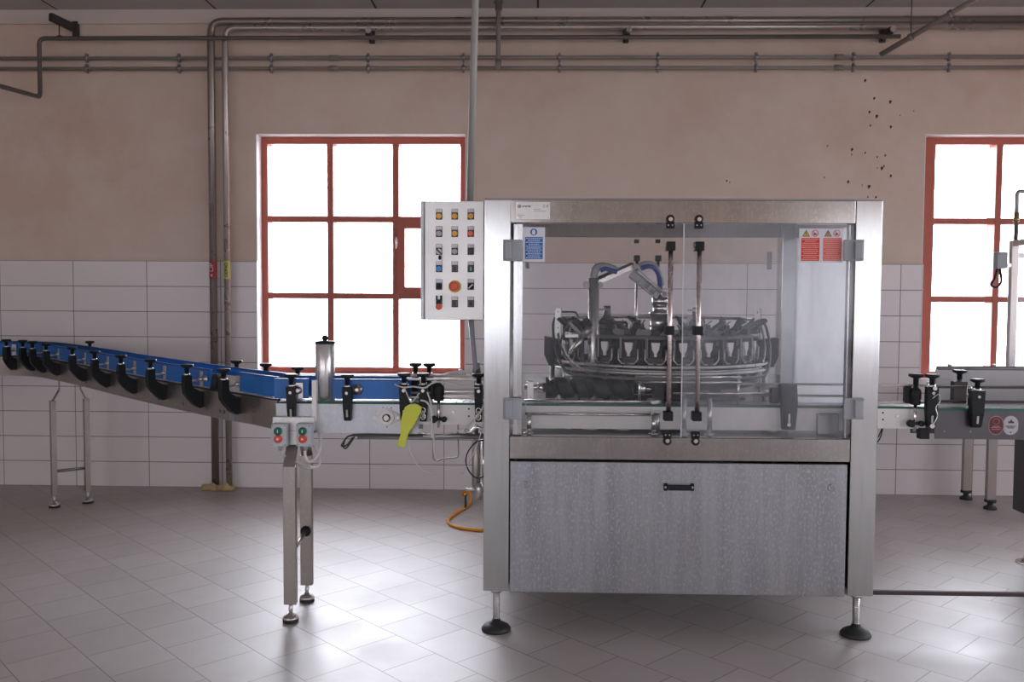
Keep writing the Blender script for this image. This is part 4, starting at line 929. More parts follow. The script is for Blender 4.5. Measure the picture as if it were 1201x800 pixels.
# ---- carousel
CCX, CCY = .645, 4.66
ca = MB(); ca.mat('rotor_dark')
ca.lathe((CCX, CCY, .90), (0, 0, 1), [(0, .24), (.03, .24), (.05, .20), (.17, .20), (.19, .48), (.215, .50), (.225, .50), (.235, .30), (.42, .22), (.43, .12)], 48)
ca.mat('rotor_grey').lathe((CCX, CCY, 1.325), (0, 0, 1), [(0, .40), (.002, .47), (.022, .47), (.024, .40), (.030, .18)], 48)
carousel = ca.build('carousel', None, mc)
k = MB(); k.mat('steel_bright').lathe((CCX, CCY-.0, 1.34), (0, 0, 1), [(0, .075), (.015, .075), (.017, .050), (.10, .050), (.102, .058), (.112, .058), (.114, .036), (.15, .036), (.152, .042), (.19, .042), (.192, .015), (.26, .012)], 28); k.build('centre_column', None, carousel)
NG = 24
for i in range(NG):
    a = 2*PI*i/NG+.09; d = V((math.cos(a), math.sin(a), 0)); t_ = V((-d.y, d.x, 0)); c = V((CCX, CCY, 0))
    k = MB(); k.mat('rotor_dark')
    R_ = Matrix((d, t_, V((0, 0, 1)))).transposed()
    def bx(r0_, r1_, w_, z0, z1, tw=0., bev=.004):
        mid = c+d*((r0_+r1_)/2)+t_*tw; k.box(mid.x-(r1_-r0_)/2, mid.x+(r1_-r0_)/2, mid.y-w_/2, mid.y+w_/2, z0, z1, bev, R_)
    bx(.36, .455, .055, 1.235, 1.315); bx(.42, .475, .075, 1.205, 1.245); bx(.40, .47, .045, 1.115, 1.21); bx(.455, .50, .028, 1.14, 1.20); k.mat('rotor_grey'); bx(.47, .52, .018, 1.205, 1.222); k.mat('black'); bx(.445, .50, .020, 1.30, 1.33, .038); k.mat('steel_dark'); bx(.43, .49, .012, 1.24, 1.335, -.042)
    k.mat('white_plate'); base = c+d*.487
    k.prism([(-.020, .030), (.020, .030), (.016, -.002), (.006, -.02), (.006, -.035), (-.006, -.035), (-.006, -.02), (-.016, -.002)], base+V((0, 0, 1.285)), t_, V((0, 0, 1)), .012)
    k.mat('steel')
    fr = [base+d*.01+t_*x+V((0, 0, z)) for x, z in ((-.048, 1.285), (-.048, 1.235), (-.03, 1.215), (.03, 1.215), (.048, 1.235), (.048, 1.285))]
    k.tube(fr, .004, 6)
    k.mat('rotor_grey')
    k.mat('rotor_dark').bar(c+d*.44-t_*.01+V((0, 0, 1.345)), c+d*.53+t_*.055+V((0, 0, 1.418)), .034, .014); k.mat('rotor_grey'); k.bar(c+d*.43+t_*.02+V((0, 0, 1.345)), c+d*.50-t_*.03+V((0, 0, 1.40)), .006, .006)
    k.mat('black').box(base.x-.018, base.x+.018, base.y-.02, base.y+.02, 1.35, 1.378, .004, R_)
    k.build('gripper', None, carousel)
def ringpts(r, z, n=64, f=None): return [V((CCX+r*math.cos(2*PI*i/n), CCY+r*math.sin(2*PI*i/n), z if f is None else f(2*PI*i/n))) for i in range(n)]
def zf(a):
    s_ = math.sin(a); t = max(0., min(1., (s_+.55)/.75)); t = t*t*(3-2*t); return 1.15+.265*t
gr = root('guide_ring_frame', (CCX, CCY, .9))
gr.parent = mc; gr.location = V((CCX, CCY, .9))-WL[mc.name]; WL[gr.name] = V((CCX, CCY, .9)); gr.name = 'guide_ring'
WL[gr.name] = V((CCX, CCY, .9))
k = MB(); k.tube(ringpts(.555, 0, 72, zf), .0075, 8, closed=True); k.build('turning_rail', 'rotor_grey', gr)
k = MB(); k.tube(ringpts(.53, 0, 72, lambda a: zf(a)+.004 if math.sin(a) > -.2 else zf(a)+.035), .006, 8, closed=True); k.build('turning_rail', 'steel', gr)
for z in (1.175, 1.205): k = MB(); k.tube([p for p in ringpts(.545, z, 64) if p.y < CCY-.05][:], .008, 8) ; k.build('support_rail', 'steel', gr)
# perforated uprights, end blocks
for px0, py0, py1, Yk in ((655, 361, 440, 4.62), (889, 362, 440, 4.66)):
    q0, q1 = P(px0, py0, Yk), P(px0, py1, Yk); k = MB(); k.mat('steel').box(q0.x-.017, q0.x+.017, Yk, Yk+.004, .90, q0.z, .001); k.mat('steel_dark').box(q0.x+.013, q0.x+.017, Yk-.0, Yk+.03, .90, q0.z)
    k.mat('black'); z = q0.z-.02
    while z > q1.z: k.lathe((q0.x-.002, Yk, z), (0, -1, 0), [(0, .0035), (.0006, .0035)], 8); z -= .042
    k.build('perforated_upright', None, mc)
for s_ in (-1, 1):
    x = CCX+s_*.555; k = MB(); k.prism([(-.045, .06), (.045, .075), (.045, -.02), (.02, -.075), (-.04, -.075)] if s_ > 0 else [(-.045, .075), (.045, .06), (.04, -.075), (-.02, -.075), (-.045, -.02)], (x, CCY-.02, 1.25), (1, 0, 0), (0, 0, 1), .10); k.build('end_guard', 'rotor_dark', mc)
    k = MB(); k.cyl((x, CCY+.02, .90), (x, CCY+.02, 1.2), .014); k.build('end_post', 'steel', mc)
    k = MB(); k.box(x-.05, x+.04, CCY-.08, CCY+.06, 1.06, 1.075); k.build('end_shelf', 'steel_dark', mc)
# left gripping details (tilted cylinder with arms)
q0, q1 = P(685, 393, 4.33), P(669, 415, 4.33)
k = MB(); k.mat('steel_bright').cyl(q0, q1, .014, 14); k.mat('steel').cyl(P(692, 385, 4.33), q0, .020, 14); k.mat('rotor_dark').bar(P(668, 378, 4.36), P(683, 392, 4.33), .03, .022, bev=.003); k.bar(P(676, 376, 4.36), P(684, 388, 4.33), .02, .022)
k.tube(smooth([P(659, 398, 4.36), P(663, 386, 4.36), P(670, 378, 4.36), P(676, 380, 4.36)]), .006, 8)
k.mat('steel').bar(P(663, 394, 4.37), P(678, 394, 4.37), .02, .014); k.mat('rotor_dark').cyl(P(683, 386, 4.34), V((P(683, 386, 4.34).x, 4.34, 1.10)), .010, 10)
k.build('spray_nozzle', None, mc)
k = MB(); k.mat('steel_dark').tube(smooth([P(659, 366, 4.62), P(672, 366, 4.62), P(676, 367.5, 4.60), P(678.5, 373, 4.58)], 5), .005, 8); k.build('wire_arm', None, mc)
k = MB(); k.mat('steel').tube(smooth([P(659, 403, 4.3), P(666, 418, 4.3), P(682, 432, 4.3), P(700, 436, 4.3), P(724, 432, 4.3)]), .004, 6); k.build('thin_hose', None, mc)
# fixture posts on the far side
for px, pa_, pb_ in ((709.5, 360, 390), (814, 361, 392)):
    q_ = P(px, pa_, 5.0); q2 = P(px, pb_, 5.0); k = MB(); k.mat('rotor_dark').box(q_.x-.004, q_.x+.03, 4.99, 5.03, .90, q_.z, .002); k.mat('rotor_grey').lathe((q_.x+.012, 5.0, q2.z+.02), (0, 0, 1), [(0, .05), (.05, .045), (.07, .025), (.10, .02), (.13, .02)], 14)
    k.mat('white_plate').box(q_.x-.038, q_.x-.012, 4.985, 5.005, q2.z, q_.z-.05); k.mat('steel_dark').box(q_.x-.036, q_.x+.03, 4.98, 4.99, q_.z-.02, q_.z-.008)
    k.build('height_post', None, mc)
k = MB(); q_ = P(680, 378, 4.9); k.mat('rotor_dark').cyl(q_, (P(735, 378, 4.9).x, 4.9, q_.z), .009, 10); k.lathe((P(687, 378, 4.9).x, 4.9, q_.z), (1, 0, 0), [(0, .024), (.01, .024)], 14)
for px in (680, 735): k.cyl((P(px, 378, 4.9).x, 4.9, .90), (P(px, 378, 4.9).x, 4.9, q_.z), .007, 8)
k.build('cross_rod', None, mc)
# big standpipe with articulated arm and hoses
sx = P(696, 390, 4.36).x; zt = P(696, 326, 4.36).z
k = MB(); k.cyl((sx, 4.36, .90), (sx, 4.36, zt), .026, 24); st_ = k.build('standpipe', 'steel_tube', mc)
Ya = 4.36
k = MB(); k.mat('hinge_grey').tube(smooth([P(696, 330, Ya), P(696.5, 322, Ya), P(699, 315.5, Ya), P(706, 312.5, Ya), P(714, 314, Ya), P(722, 317, Ya+.02)]), .020, 14)
k.build('hose', None, st_)['label'] = 'grey curved hose'
k = MB(); k.tube(smooth([P(704, 317.5, Ya-.012), P(710, 315, Ya-.014), P(717, 317, Ya-.012), P(724, 319, Ya-.012)]), .012, 10); k.build('hose', 'hose_blue', st_)['label'] = 'blue hose'
k = MB(); k.mat('steel_dark').bar(P(700, 329, Ya+.02), P(744, 310.5, Ya+.10), .045, .008, upv=(0, -.6, 1), bev=.001); k.mat('steel').bar(P(702, 331, Ya-.01), P(742, 313, Ya+.05), .006, .02, upv=(0, 0, 1))
k.mat('steel_dark').lathe(P(688, 334, Ya), (0, -1, 0), [(-.02, .018), (.012, .018)], 14).lathe(P(703, 334.5, Ya), (0, -1, 0), [(-.02, .018), (.012, .018)], 14); k.cyl(P(686, 334, Ya), P(706, 334, Ya), .010, 10)
k.lathe(P(745, 312.5, Ya+.05), (0, -1, 0), [(-.02, .014), (.014, .014)], 12); k.build('swing_arm', None, st_)
k = MB(); k.mat('steel_dark'); d0, d1 = P(741, 321, Ya+.05), P(772, 346, Ya+.2)
u_ = V((1, 0, -.8)).normalized(); dv = (d1-d0).normalized(); nv = V((0, 1, 0)); sv_ = dv.cross(nv).normalized()
for o_ in (-.020, .020): k.bar(d0+sv_*o_, d1+sv_*o_, .007, .007)
for i in range(4): q_ = d0.lerp(d1, i/3); k.bar(q_-sv_*.02, q_+sv_*.02, .010, .006, upv=(0, 1, 0))
k.mat('steel'); k.bar(d0+V((0, .006, 0)), d1+V((0, .006, 0)), .040, .002, upv=(0, 1, 0)); k.bar(P(745, 313, Ya+.05), P(779, 343, Ya+.22), .005, .022, upv=(0, 1, 0))
k.mat('steel_dark').lathe(P(768.5, 345.5, Ya+.2), (0, -1, 0), [(-.02, .013), (.014, .013)], 12).lathe(P(779, 345, Ya+.2), (0, -1, 0), [(-.02, .013), (.014, .013)], 12); k.build('swing_arm', None, st_)
k = MB(); k.tube(smooth([P(750, 312.5, Ya+.06), P(757, 309.5, Ya+.07), P(764, 310, Ya+.1), P(770, 315, Ya+.13), P(774, 324, Ya+.16), P(775.5, 334, Ya+.2)]), .015, 12); k.build('hose', 'hinge_grey', st_)['label'] = 'grey curved hose'
k = MB(); k.tube(smooth([P(752, 315, Ya+.04), P(759, 312.5, Ya+.05), P(766, 313.5, Ya+.08), P(771, 319, Ya+.11), P(773.5, 327, Ya+.14), P(774, 335, Ya+.18)]), .012, 10); k.build('hose', 'hose_blue', st_)['label'] = 'blue hose'
# infeed screw and its shaft
ys = 4.20; zs_ = P(690, 456, ys).z
xa_, xb_ = P(640, 456, ys).x, P(742, 456, ys).x
k = MB(); n = 26; seg = 28; rings = []
nx = 90
for i in range(nx+1):
    x = xa_+(xb_-xa_)*i/nx; ring = []
    for j in range(seg):
        a = 2*PI*j/seg; ph = (x-xa_)/.085*2*PI-a
        r_ = .050-.017*max(0, math.cos(ph))**2*(1 if .03 < i/nx < .97 else 0)
        ring.append(k.bm.verts.new((x, ys-.0+r_*math.cos(a), zs_+.004+r_*math.sin(a))))
    rings.append(ring)
for A, B in zip(rings[:-1], rings[1:]):
    for j in range(seg): f_ = k.bm.faces.new((A[j], A[(j+1) % seg], B[(j+1) % seg], B[j])); f_.smooth = True
k.bm.faces.new(rings[0]); k.bm.faces.new(rings[-1][::-1]); sw = k.build('infeed_screw', 'screw_plastic', mc)
k = MB(); k.mat('steel_bright').cyl((P(615, 456, ys).x, ys, zs_+.004), (xa_, ys, zs_+.004), .014, 14); k.lathe((xa_-.04, ys, zs_+.004), (1, 0, 0), [(0, .022), (.04, .022)], 16)
k.cyl((xb_, ys, zs_+.004), (P(775, 456, ys).x, ys, zs_+.004), .016, 14); k.lathe((P(748, 456, ys).x, ys, zs_+.004), (1, 0, 0), [(0, .034), (.035, .034), (.036, .02), (.04, .02)], 20); k.build('screw_shaft', None, sw)
x = P(622, 456, ys).x; k = MB(); k.box(x-.015, x+.015, ys-.02, ys+.02, .90, 1.13, .003); k.build('screw_bearing', 'steel', mc)
k = MB(); x = P(771, 456, ys).x; k.mat('black').box(x-.02, x+.03, ys-.03, ys+.03, 1.02, 1.14, .004); k.mat('steel').lathe((x-.02, ys-.035, 1.02), (0, 0, 1), [(0, .034), (.03, .034), (.034, .03)], 20); k.cyl((x-.01, ys-.07, .9), (x-.01, ys-.07, 1.0), .015); k.box(x-.04, x+.02, ys-.09, ys-.02, .995, 1.005); k.build('screw_bearing', None, mc)
# dark mass behind screw: star wheel discs
for (px, zc_, r_) in ((740, 1.13, .14), (840, 1.10, .15)):
    cx_ = P(px, 440, 4.44).x; pts = []; 
    for i in range(72):
        a = 2*PI*i/72; rr = r_-.022*max(0, math.cos(a*10))**2; pts.append((rr*math.cos(a), rr*math.sin(a)))
    k = MB(); k.prism(pts, (cx_, 4.47, zc_), (1, 0, 0), (0, 1, 0), .012); k.prism(pts, (cx_, 4.47, zc_-.07), (1, 0, 0), (0, 1, 0), .012); k.mat('steel'); k.mats = []; k.cyl((cx_, 4.47, .9), (cx_, 4.47, zc_+.03), .03, 16)
    k.mats = ['rotor_dark']; 
    for f_ in k.bm.faces: f_.material_index = 0
    k.build('star_wheel', None, mc)
# front double rail
k = MB(); yr = 4.075
za, zb = P(690, 470.5, yr).z, P(690, 486, yr).z; xl_, xr_ = P(616, 478, yr).x, P(763, 478, yr).x
k.tube([V((xl_, yr, za)), V((xr_, yr, za)), V((xr_, yr, zb)), V((xl_, yr, zb))], .0068, 8, closed=True)
k.build('front_rail', 'steel_bright', mc)
for px in (620.5, 767, 802.5, 832.5):
    x = P(px, 490, yr+.01).x; k = MB(); k.cyl((x, yr+.014, .90), (x, yr+.014, (zb if px < 800 else P(px, 468, yr).z)), .0115, 12); k.lathe((x, yr+.014, .898), (0, 0, 1), [(0, .024), (.006, .024), (.008, .012)], 14); k.build('rail_post', 'steel_bright', mc)
# small fittings on the table, bottom row
for px, r_ in ((667, .018), (694, .036), (733, .042), (817, .03), (838, .018), (912, .04)):
    x = P(px, 505, 4.12).x; k = MB(); k.mat('steel').lathe((x, 4.22, .898), (0, 0, 1), [(0, r_), (.012, r_), (.013, r_*.6), (.028, r_*.6), (.03, r_*.45), (.036, r_*.45)], 20); k.build('table_fitting', 'steel', mc)
k = MB(); k.mat('steel_bright')
for zz, x0, x1, yy in ((1.06, 660, 770, 4.32), (1.16, 745, 870, 4.14), (1.135, 745, 870, 4.15), (1.085, 790, 905, 4.14)):
    k.cyl((P(x0, 440, yy).x, yy, zz), (P(x1, 440, yy).x, yy, zz), .006, 8)
for px in (750, 866): k.cyl((P(px, 440, 4.16).x, 4.16, 1.03), (P(px, 440, 4.16).x, 4.16, 1.17), .007, 8)
k.build('bottle_guide', None, mc)
# dark bracket in the right door area
p = P(922, 478, YC); k = MB(); k.mat('rotor_dark').prism([(-.040, .11), (.034, .11), (.040, .02), (.030, -.10), (-.024, -.10), (-.030, .0)], (p.x, YC-.03, 1.025), (1, 0, 0), (0, 0, 1), .04); k.box(p.x-.07, p.x-.03, YC, YC+.04, 1.04, 1.11, .006); o = k.build('guide_bracket', None, mc)
k = MB(); k.lathe((p.x, YC-.05, .95), (0, -1, 0), [(0, .010), (.006, .009)], 12); k.bar((p.x, YC-.052, .96), (p.x, YC-.052, 1.0), .008, .004, upv=(0, 1, 0)); k.build('clamp_bolt', 'steel_bright', o)
k = MB(); x0 = P(958, 490, YC-.02).x; k.box(x0, x0+.10, YC-.03, YC-.008, .90, 1.0, .006); k.build('end_block', 'steel_dark', mc)

# ------------------------------------------------------------------ control panel
YP = 4.05
a_, b2 = P(493, 235, YP), P(568.5, 376, YP)
cp = root('control_panel', ((a_.x+b2.x)/2, YP+.08, b2.z), 'pale steel control panel with coloured buttons beside the machine', 'control panel')
k = MB(); k.box(a_.x, b2.x-.004, YP+.012, YP+.16, b2.z+.001, a_.z-.001, .003); k.build('enclosure', 'steel_dark', cp)
k = MB(); k.mat('steel_panel').box(P(498.5, 300, YP).x, b2.x-.006, YP-.004, YP+.010, b2.z+.003, a_.z-.003, .002); dor = k.build('door', None, cp)
k = MB(); k.box(a_.x+.001, P(497, 300, YP).x, YP, YP+.012, b2.z+.003, a_.z-.003, .002); k.build('hinge_edge', 'steel_pale', cp)
colx = [515, 533.4, 552.2]; rowy = [253.6, 274, 295, 315.3, 336, 356.4]
kind = [['y', 'y', 'y'], ['c', 'y', 'o'], ['s', 'c', 'd'], ['b', 'q', 'g'], ['k', 'E', 's2'], ['rg', 'q', 'q']]
mt = dict(y='btn_yellow', c='btn_clear', o='btn_orange', b='btn_blue', k='black', d='btn_dark', q='btn_dark', g='btn_green', s='sign_white', s2='black')
yf = YP-.004
for r_ in range(6):
    for c_ in range(3):
        kd = kind[r_][c_]; p = P(colx[c_], rowy[r_], yf)
        k = MB()
        if kd == 'E':
            k.mat('yellow').lathe((p.x, yf, p.z), (0, -1, 0), [(0, .0285), (.004, .0285), (.005, .026)], 28)
            k.mat('btn_red').lathe((p.x-.001, yf-.005, p.z), (0, -1, 0), [(0, .010), (.012, .010), (.014, .020), (.022, .0205), (.026, .016)], 28)
            k.build('emergency_stop', None, dor); continue
        if kd == 'rg':
            k.mat('black').box(p.x-.0145, p.x+.0145, yf-.006, yf, p.z-.010, p.z+.038, .001)
            k.mat('white_plastic').box(p.x-.006, p.x+.005, yf-.008, yf-.005, p.z+.020, p.z+.038); k.mat('btn_green').box(p.x-.013, p.x+.013, yf-.012, yf-.006, p.z-.001, p.z+.017, .003)
            k.mat('sign_pale').box(p.x-.014, p.x+.014, yf-.009, yf, p.z-.009, p.z-.002); k.mat('btn_red').lathe((p.x, yf, p.z-.013), (0, -1, 0), [(0, .0145), (.012, .0145), (.014, .012)], 20)
            k.build('twin_push_button', None, dor); continue
        k.mat('btn_dark').box(p.x-.0148, p.x+.0148, yf-.005, yf, p.z-.0155, p.z+.0155, .002)
        if kd == 'q': k.mat('steel_dark').box(p.x-.011, p.x+.011, yf-.009, yf-.005, p.z-.011, p.z+.011, .002)
        else:
            k.mat(mt[kd]).lathe((p.x, yf-.004, p.z), (0, -1, 0), [(0, .0128), (.006, .0128), (.008, .011)], 20)
            if kd in ('s', 's2'): k.mat('sign_dark' if kd == 's' else 'white_plastic').bar((p.x-.009, yf-.0135, p.z-.009 if kd == 's2' else p.z+.009), (p.x+.009, yf-.0135, p.z+.009 if kd == 's2' else p.z-.009), .006, .006, upv=(0, 1, 0))
            if kd == 'g': k.mat('white_plastic').box(p.x-.001, p.x+.003, yf-.0125, yf-.011, p.z-.009, p.z+.009)
        nm = {'y': 'indicator_lamp', 'o': 'indicator_lamp', 'c': 'indicator_lamp', 'b': 'push_button', 'g': 'push_button', 'k': 'rotary_switch', 'd': 'rotary_switch', 's': 'key_switch', 's2': 'rotary_switch', 'q': 'blank_plug'}[kd]
        o = k.build(nm, None, dor)
        k = MB(); k.mat('btn_dark').box(p.x-.0145, p.x+.0145, yf-.003, yf, p.z+.0158, p.z+.033); k.mat('sign_white').box(p.x-.0128, p.x+.0128, yf-.0038, yf-.003, p.z+.0172, p.z+.0318); k.build('legend_plate', None, o)
        if kd == 's':
            k = MB(); k.mat('black').lathe((p.x+.004, yf-.010, p.z-.018), (0, 0, -1), [(0, .003), (.006, .007), (.016, .006), (.02, .003)], 10); k.mat('steel_dark').bar((p.x+.011, yf-.010, p.z-.012), (p.x+.013, yf-.010, p.z-.042), .003, .003, upv=(0, 1, 0)); k.build('key', None, o)
# lower support pipe of the panel
a3, b3 = P(553.5, 376, 4.20), P(558.5, 445, 4.20)
k = MB(); k.mat('hinge_grey').tube([V((a3.x, 4.15, b2.z)), V((a3.x+.003, 4.16, b2.z-.06)), V((b3.x, 4.22, b3.z)), V((b3.x, 4.22, .93))], .0125, 12); k.mat('steel_dark').lathe((b3.x, 4.216, b3.z+.03), (0, 0, 1), [(0, .020), (.05, .018)], 14)
k.build('support_pipe', None, cp)

# ------------------------------------------------------------------ loose things around the conveyor
# yellow-green scraper
Ys = 4.065
pl = [(479.5, 474.5), (486, 473.5), (494.5, 477), (494, 483), (485, 500), (479, 506.5), (478.5, 511), (474, 525), (465, 522.5), (471.5, 507.5), (471, 503), (469, 499), (472.5, 484), (475, 477.5)]
pts = [P(x, y, Ys) for x, y in pl]; c0 = pts[0]
k = MB(); k.prism([(p.x-c0.x, p.z-c0.z) for p in pts], (c0.x, Ys, c0.z), (1, 0, 0), (0, 0, 1), .014)
es = [e_ for e_ in k.bm.edges if abs(e_.verts[0].co.y-e_.verts[1].co.y) < 1e-6]; bmesh.ops.bevel(k.bm, geom=es, offset=.003, segments=2, affect='EDGES')
tag(k.build('scraper', 'lime'), 'bright yellow-green plastic scraper hanging by its wires on the conveyor', 'scraper')
def cable(name, label, pp, Y, r, mat, cat='cable'):
    ys_ = Y if hasattr(Y, '__len__') else [Y]*len(pp)
    return tag(MB().tube(smooth([P(a, b_, y_) for (a, b_), y_ in zip(pp, ys_)], 6), r, 8).build(name, mat), label, cat, 'loose white cables beside the machine' if name == 'white_cable' else None)
cable('white_cable', 'white cable draped over the black guide brackets towards the machine', [(463, 451), (473, 454.5), (484, 453.5), (498, 455), (506, 450), (515, 448), (532, 451), (548, 454.5), (562, 455)], [4.11, 4.07, 4.07, 4.065, 4.08, 4.09, 4.09, 4.08, 4.07], .0038, 'cable_white')
cable('hanging_wire', 'pair of thin wires from which the yellow-green scraper hangs', [(474, 455), (479, 466), (482, 472), (486.5, 468), (492, 461)], 4.075, .0028, 'cable_white', 'wire')
cable('white_cable', 'white cable falling from the bracket down past the scraper into the loose loops', [(501, 460), (505, 472), (507.5, 490), (508.5, 510), (509, 528), (512, 541)], 4.085, .0042, 'cable_white')
cable('white_cable', 'white cable curving over the right side of the scraper', [(493, 469.5), (500, 471.5), (504.5, 479), (506, 494), (506.5, 514)], 4.06, .0042, 'cable_white')
cable('white_cable', 'thin white cable looping lowest below the scraper', [(477.5, 515), (479, 525), (486, 541), (497, 553), (512, 557), (517, 566)], 4.1, .0022, 'cable_white')
cable('white_cable', 'thin white cable from the scraper rising to the support tube', [(487, 501), (497, 507), (508, 511), (520, 510), (532, 507)], [4.08, 4.1, 4.15, 4.15, 4.15], .0028, 'cable_white')
cable('white_cable', 'white cable hanging in a long slant beside the machine post', [(569, 462), (567.5, 475), (561, 487), (552, 496), (545, 502), (535, 506)], 4.07, .0045, 'cable_white')
cable('white_cable', 'thin white cable dropping diagonally below the tube next to the machine', [(567.5, 495), (563, 512), (556, 531), (549, 545), (542, 556)], 4.12, .003, 'cable_white')
cable('black_cable', 'black cable loop beside the lower left of the machine', [(569, 516), (558, 519), (549, 530), (546.5, 542), (551, 554), (560, 561), (569, 558)], 4.12, .0032, 'black')
cable('black_cable', 'pair of thin black cables hanging below the conveyor right of the machine', [(1029, 519), (1033, 512), (1035, 503), (1035.5, 500), (1034, 504), (1030, 513)], 4.14, .003, 'black')
k = MB(); k.mat('steel_dark').tube(route([P(508, 470, 4.2), P(508, 539.5, 4.2), P(514, 541, 4.2), P(517, 538.5, 4.2), P(538, 536.5, 4.2), P(537, 498, 4.2)], .02, 4), .0035, 8)
tag(k.build('bent_rod'), 'thin bent steel rod forming a U below the conveyor beside the machine', 'rod')
# sensor with cable on the sill
a_ = P(541, 437.5, 4.32)
k = MB(); k.mat('cable_white').tube(smooth([P(500, 447, 4.32), P(512, 444, 4.32), P(524, 439, 4.32), P(534, 437, 4.32), P(538, 437, 4.32)]), .0085, 10); k.mat('white_plastic').tube([P(537, 436, 4.32), P(539, 436.5, 4.32), P(543.5, 439, 4.32), P(546, 441.5, 4.32)], .012, 12, radii=[.012, .018, .017, .008])
tag(k.build('white_plug'), 'white plug on a cable lying above the rails in front of the window sill', 'plug')
# black hook rod
k = MB(); a_, b_ = P(496, 513.5, 4.12), P(413, 510, 4.12)
k.mat('black_iron').box(b_.x, a_.x, 4.117, 4.123, b_.z-.007, b_.z+.004, .001); k.build  # bar
k.tube(smooth([P(413, 510.5, 4.12), P(407, 513, 4.11), P(401, 521.5, 4.10), P(402, 523.5, 4.10), P(407, 522, 4.1), P(414, 513, 4.12)], 5), .0042, 8); k.tube(smooth([P(411, 511, 4.13), P(405, 515, 4.12), P(403, 524.5, 4.09), P(407, 525, 4.09), P(416, 512, 4.12)], 5), .0035, 8)
tag(k.build('hook_bar'), 'black hooked bar fixed under the pale conveyor section', 'hook')
# air cylinder and fittings next to the machine post
x0 = P(558.5, 540, 4.28).x; zt_, zb_ = P(560, 516, 4.28).z, P(560, 571, 4.28).z
e = root('filter_unit', (x0, 4.28, zb_-.06), 'slim upright air filter with steel fittings beside the left machine post', 'filter')
k = MB(); k.mat('steel_warm').lathe((x0, 4.28, zb_), (0, 0, 1), [(0, .016), (.01, .021), (zt_-zb_, .021), (zt_-zb_+.01, .012), (.32, .010)], 18); k.build('body', None, e)
k = MB(); k.mat('steel_bright').cyl((x0+.035, 4.30, zb_-.03), (x0+.035, 4.30, zt_), .010, 12); k.build('side_tube', None, e)
k = MB(); k.mat('steel').lathe((x0+.015, 4.27, zb_-.06), (0, 0, 1), [(0, .012), (.02, .016), (.05, .020), (.08, .014)], 12); k.cyl((x0-.05, 4.27, zb_-.012), (x0+.02, 4.27, zb_-.012), .006); k.build('valve', None, e)
k = MB(); k.mat('black_iron').cyl((x0-.05, 4.27, zb_-.10), (x0-.05, 4.27, zb_-.035), .006, 10); k.build('drain_pin', None, e)
k = MB(); q_ = P(552, 504, 4.24); k.mat('steel_bright').tube(smooth([q_+V((-.03, 0, 0)), q_+V((0, 0, -.01)), q_+V((.03, 0, .012)), q_+V((.055, 0, 0))]), .008, 10); k.build('fitting', None, e)
# orange hose on floor
hp_ = [P(545, 581, 6.5)]
pts = [V((-.53, 6.62, .06)), V((-.50, 6.60, .075)), V((-.47, 6.52, .03)), V((-.50, 6.35, .012)), V((-.56, 6.15, .011)), V((-.585, 5.98, .011)), V((-.55, 5.85, .011)), V((-.45, 5.76, .011)), V((-.30, 5.73, .011)), V((.05, 5.78, .011)), V((.5, 5.9, .011))]
k = MB(); k.mat('hose_orange').tube(smooth(pts, 6), .011, 10); tag_o = k.build('orange_hose')
tag(tag_o, 'orange hose curling over the floor behind the left machine post', 'hose')
k = MB(); k.lathe(V((-.545, 6.62, .045)), (1, 0, .4), [(0, .018), (.03, .022), (.05, .016)], 12); k.build('hose_coupling', 'hose_orange', tag_o)

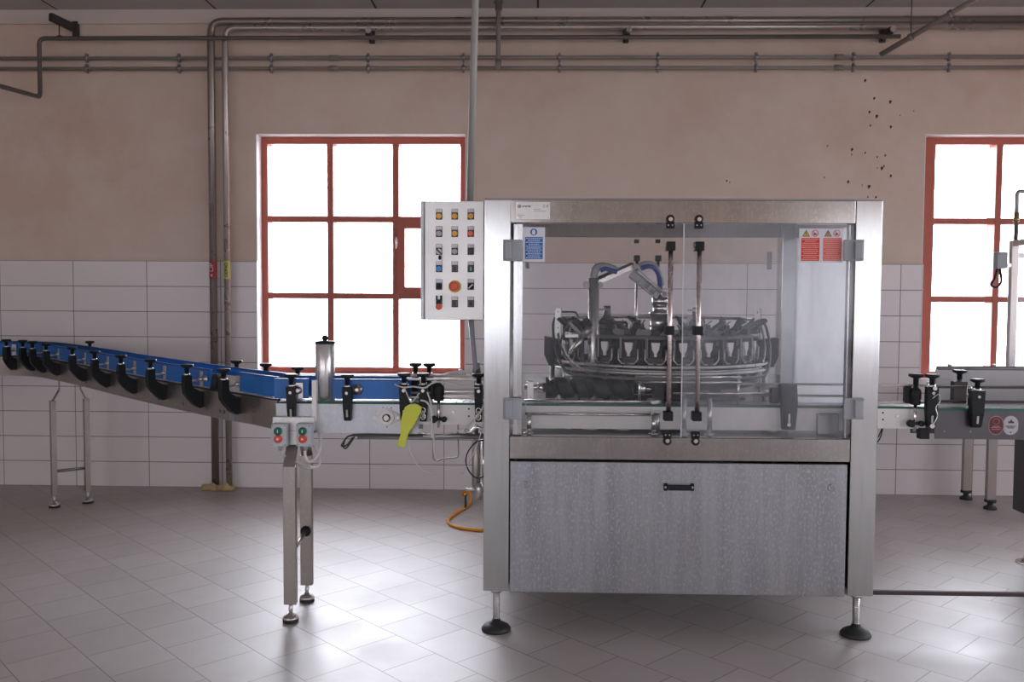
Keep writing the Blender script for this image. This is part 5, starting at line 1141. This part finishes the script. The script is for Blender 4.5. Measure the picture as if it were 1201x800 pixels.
# ------------------------------------------------------------------ world, light, camera
w = bpy.data.worlds.new('world'); sc.world = w; w.use_nodes = True; t = w.node_tree
bg = t.nodes['Background']; tc = N(t, 'ShaderNodeTexCoord'); sp = N(t, 'ShaderNodeSeparateXYZ'); t.links.new(tc.outputs['Generated'], sp.inputs[0])
mr = N(t, 'ShaderNodeMapRange'); mr.inputs[1].default_value = -.35; mr.inputs[2].default_value = .15; mr.inputs[3].default_value = 0; mr.inputs[4].default_value = 1
t.links.new(sp.outputs['Z'], mr.inputs[0])
cr = N(t, 'ShaderNodeValToRGB'); cr.color_ramp.elements[0].color = (.30, .30, .31, 1); cr.color_ramp.elements[1].color = (.92, .95, 1.0, 1)
t.links.new(mr.outputs[0], cr.inputs[0])
m2 = N(t, 'ShaderNodeMapRange'); m2.interpolation_type = 'SMOOTHSTEP'; m2.inputs[1].default_value = -.85; m2.inputs[2].default_value = 1.0; m2.inputs[3].default_value = .40; m2.inputs[4].default_value = 1.45
t.links.new(sp.outputs['Y'], m2.inputs[0])
mm = N(t, 'ShaderNodeMath', operation='MULTIPLY'); mm.inputs[1].default_value = 4.2; t.links.new(m2.outputs[0], mm.inputs[0])
t.links.new(cr.outputs[0], bg.inputs[0]); t.links.new(mm.outputs[0], bg.inputs[1])
for i, (a, b_) in enumerate(WIN+BWIN):
    L = bpy.data.lights.new('window_portal', 'AREA'); L.shape = 'RECTANGLE'; L.size = b_-a
    fr = i < 2; z0, z1 = (wz0, wz1) if fr else (bz0, bz1); L.size_y = z1-z0; L.cycles.is_portal = True
    o = bpy.data.objects.new('window_portal', L); COL.objects.link(o); o.location = ((a+b_)/2, 7.27 if fr else RY0-.27, (z0+z1)/2)
    o.rotation_euler = (-PI/2, 0, 0) if fr else (PI/2, 0, 0)
cam = bpy.data.cameras.new('camera'); 
for sg, c, d in SIDE:  # portals of the added side windows
    L = bpy.data.lights.new('window_portal', 'AREA'); L.shape = 'RECTANGLE'; L.size = d-c; L.size_y = SZ1-wz0; L.cycles.is_portal = True
    o = bpy.data.objects.new('window_portal', L); COL.objects.link(o); o.location = (sg*(RX1+.27), (c+d)/2, (wz0+SZ1)/2); o.rotation_euler = (PI/2, 0, sg*PI/2)
co = bpy.data.objects.new('camera', cam); COL.objects.link(co); sc.camera = co
cam.sensor_fit = 'HORIZONTAL'; cam.sensor_width = 36; cam.lens = FPX/1201*36; cam.clip_start = .05
R = Matrix((rt, up, -fw)).transposed().to_4x4(); R.translation = V((0, 0, EYE)); co.matrix_world = R
sc.cycles.max_bounces = 10; sc.cycles.transparent_max_bounces = 24; sc.cycles.diffuse_bounces = 6; sc.cycles.glossy_bounces = 6
sc.cycles.use_denoising = True; sc.cycles.sample_clamp_indirect = 8.0; sc.cycles.blur_glossy = .5
vs = sc.view_settings; vs.view_transform = 'Standard'; vs.look = 'None'; vs.gamma = 1; vs.use_curve_mapping = False; vs.exposure = 1.72
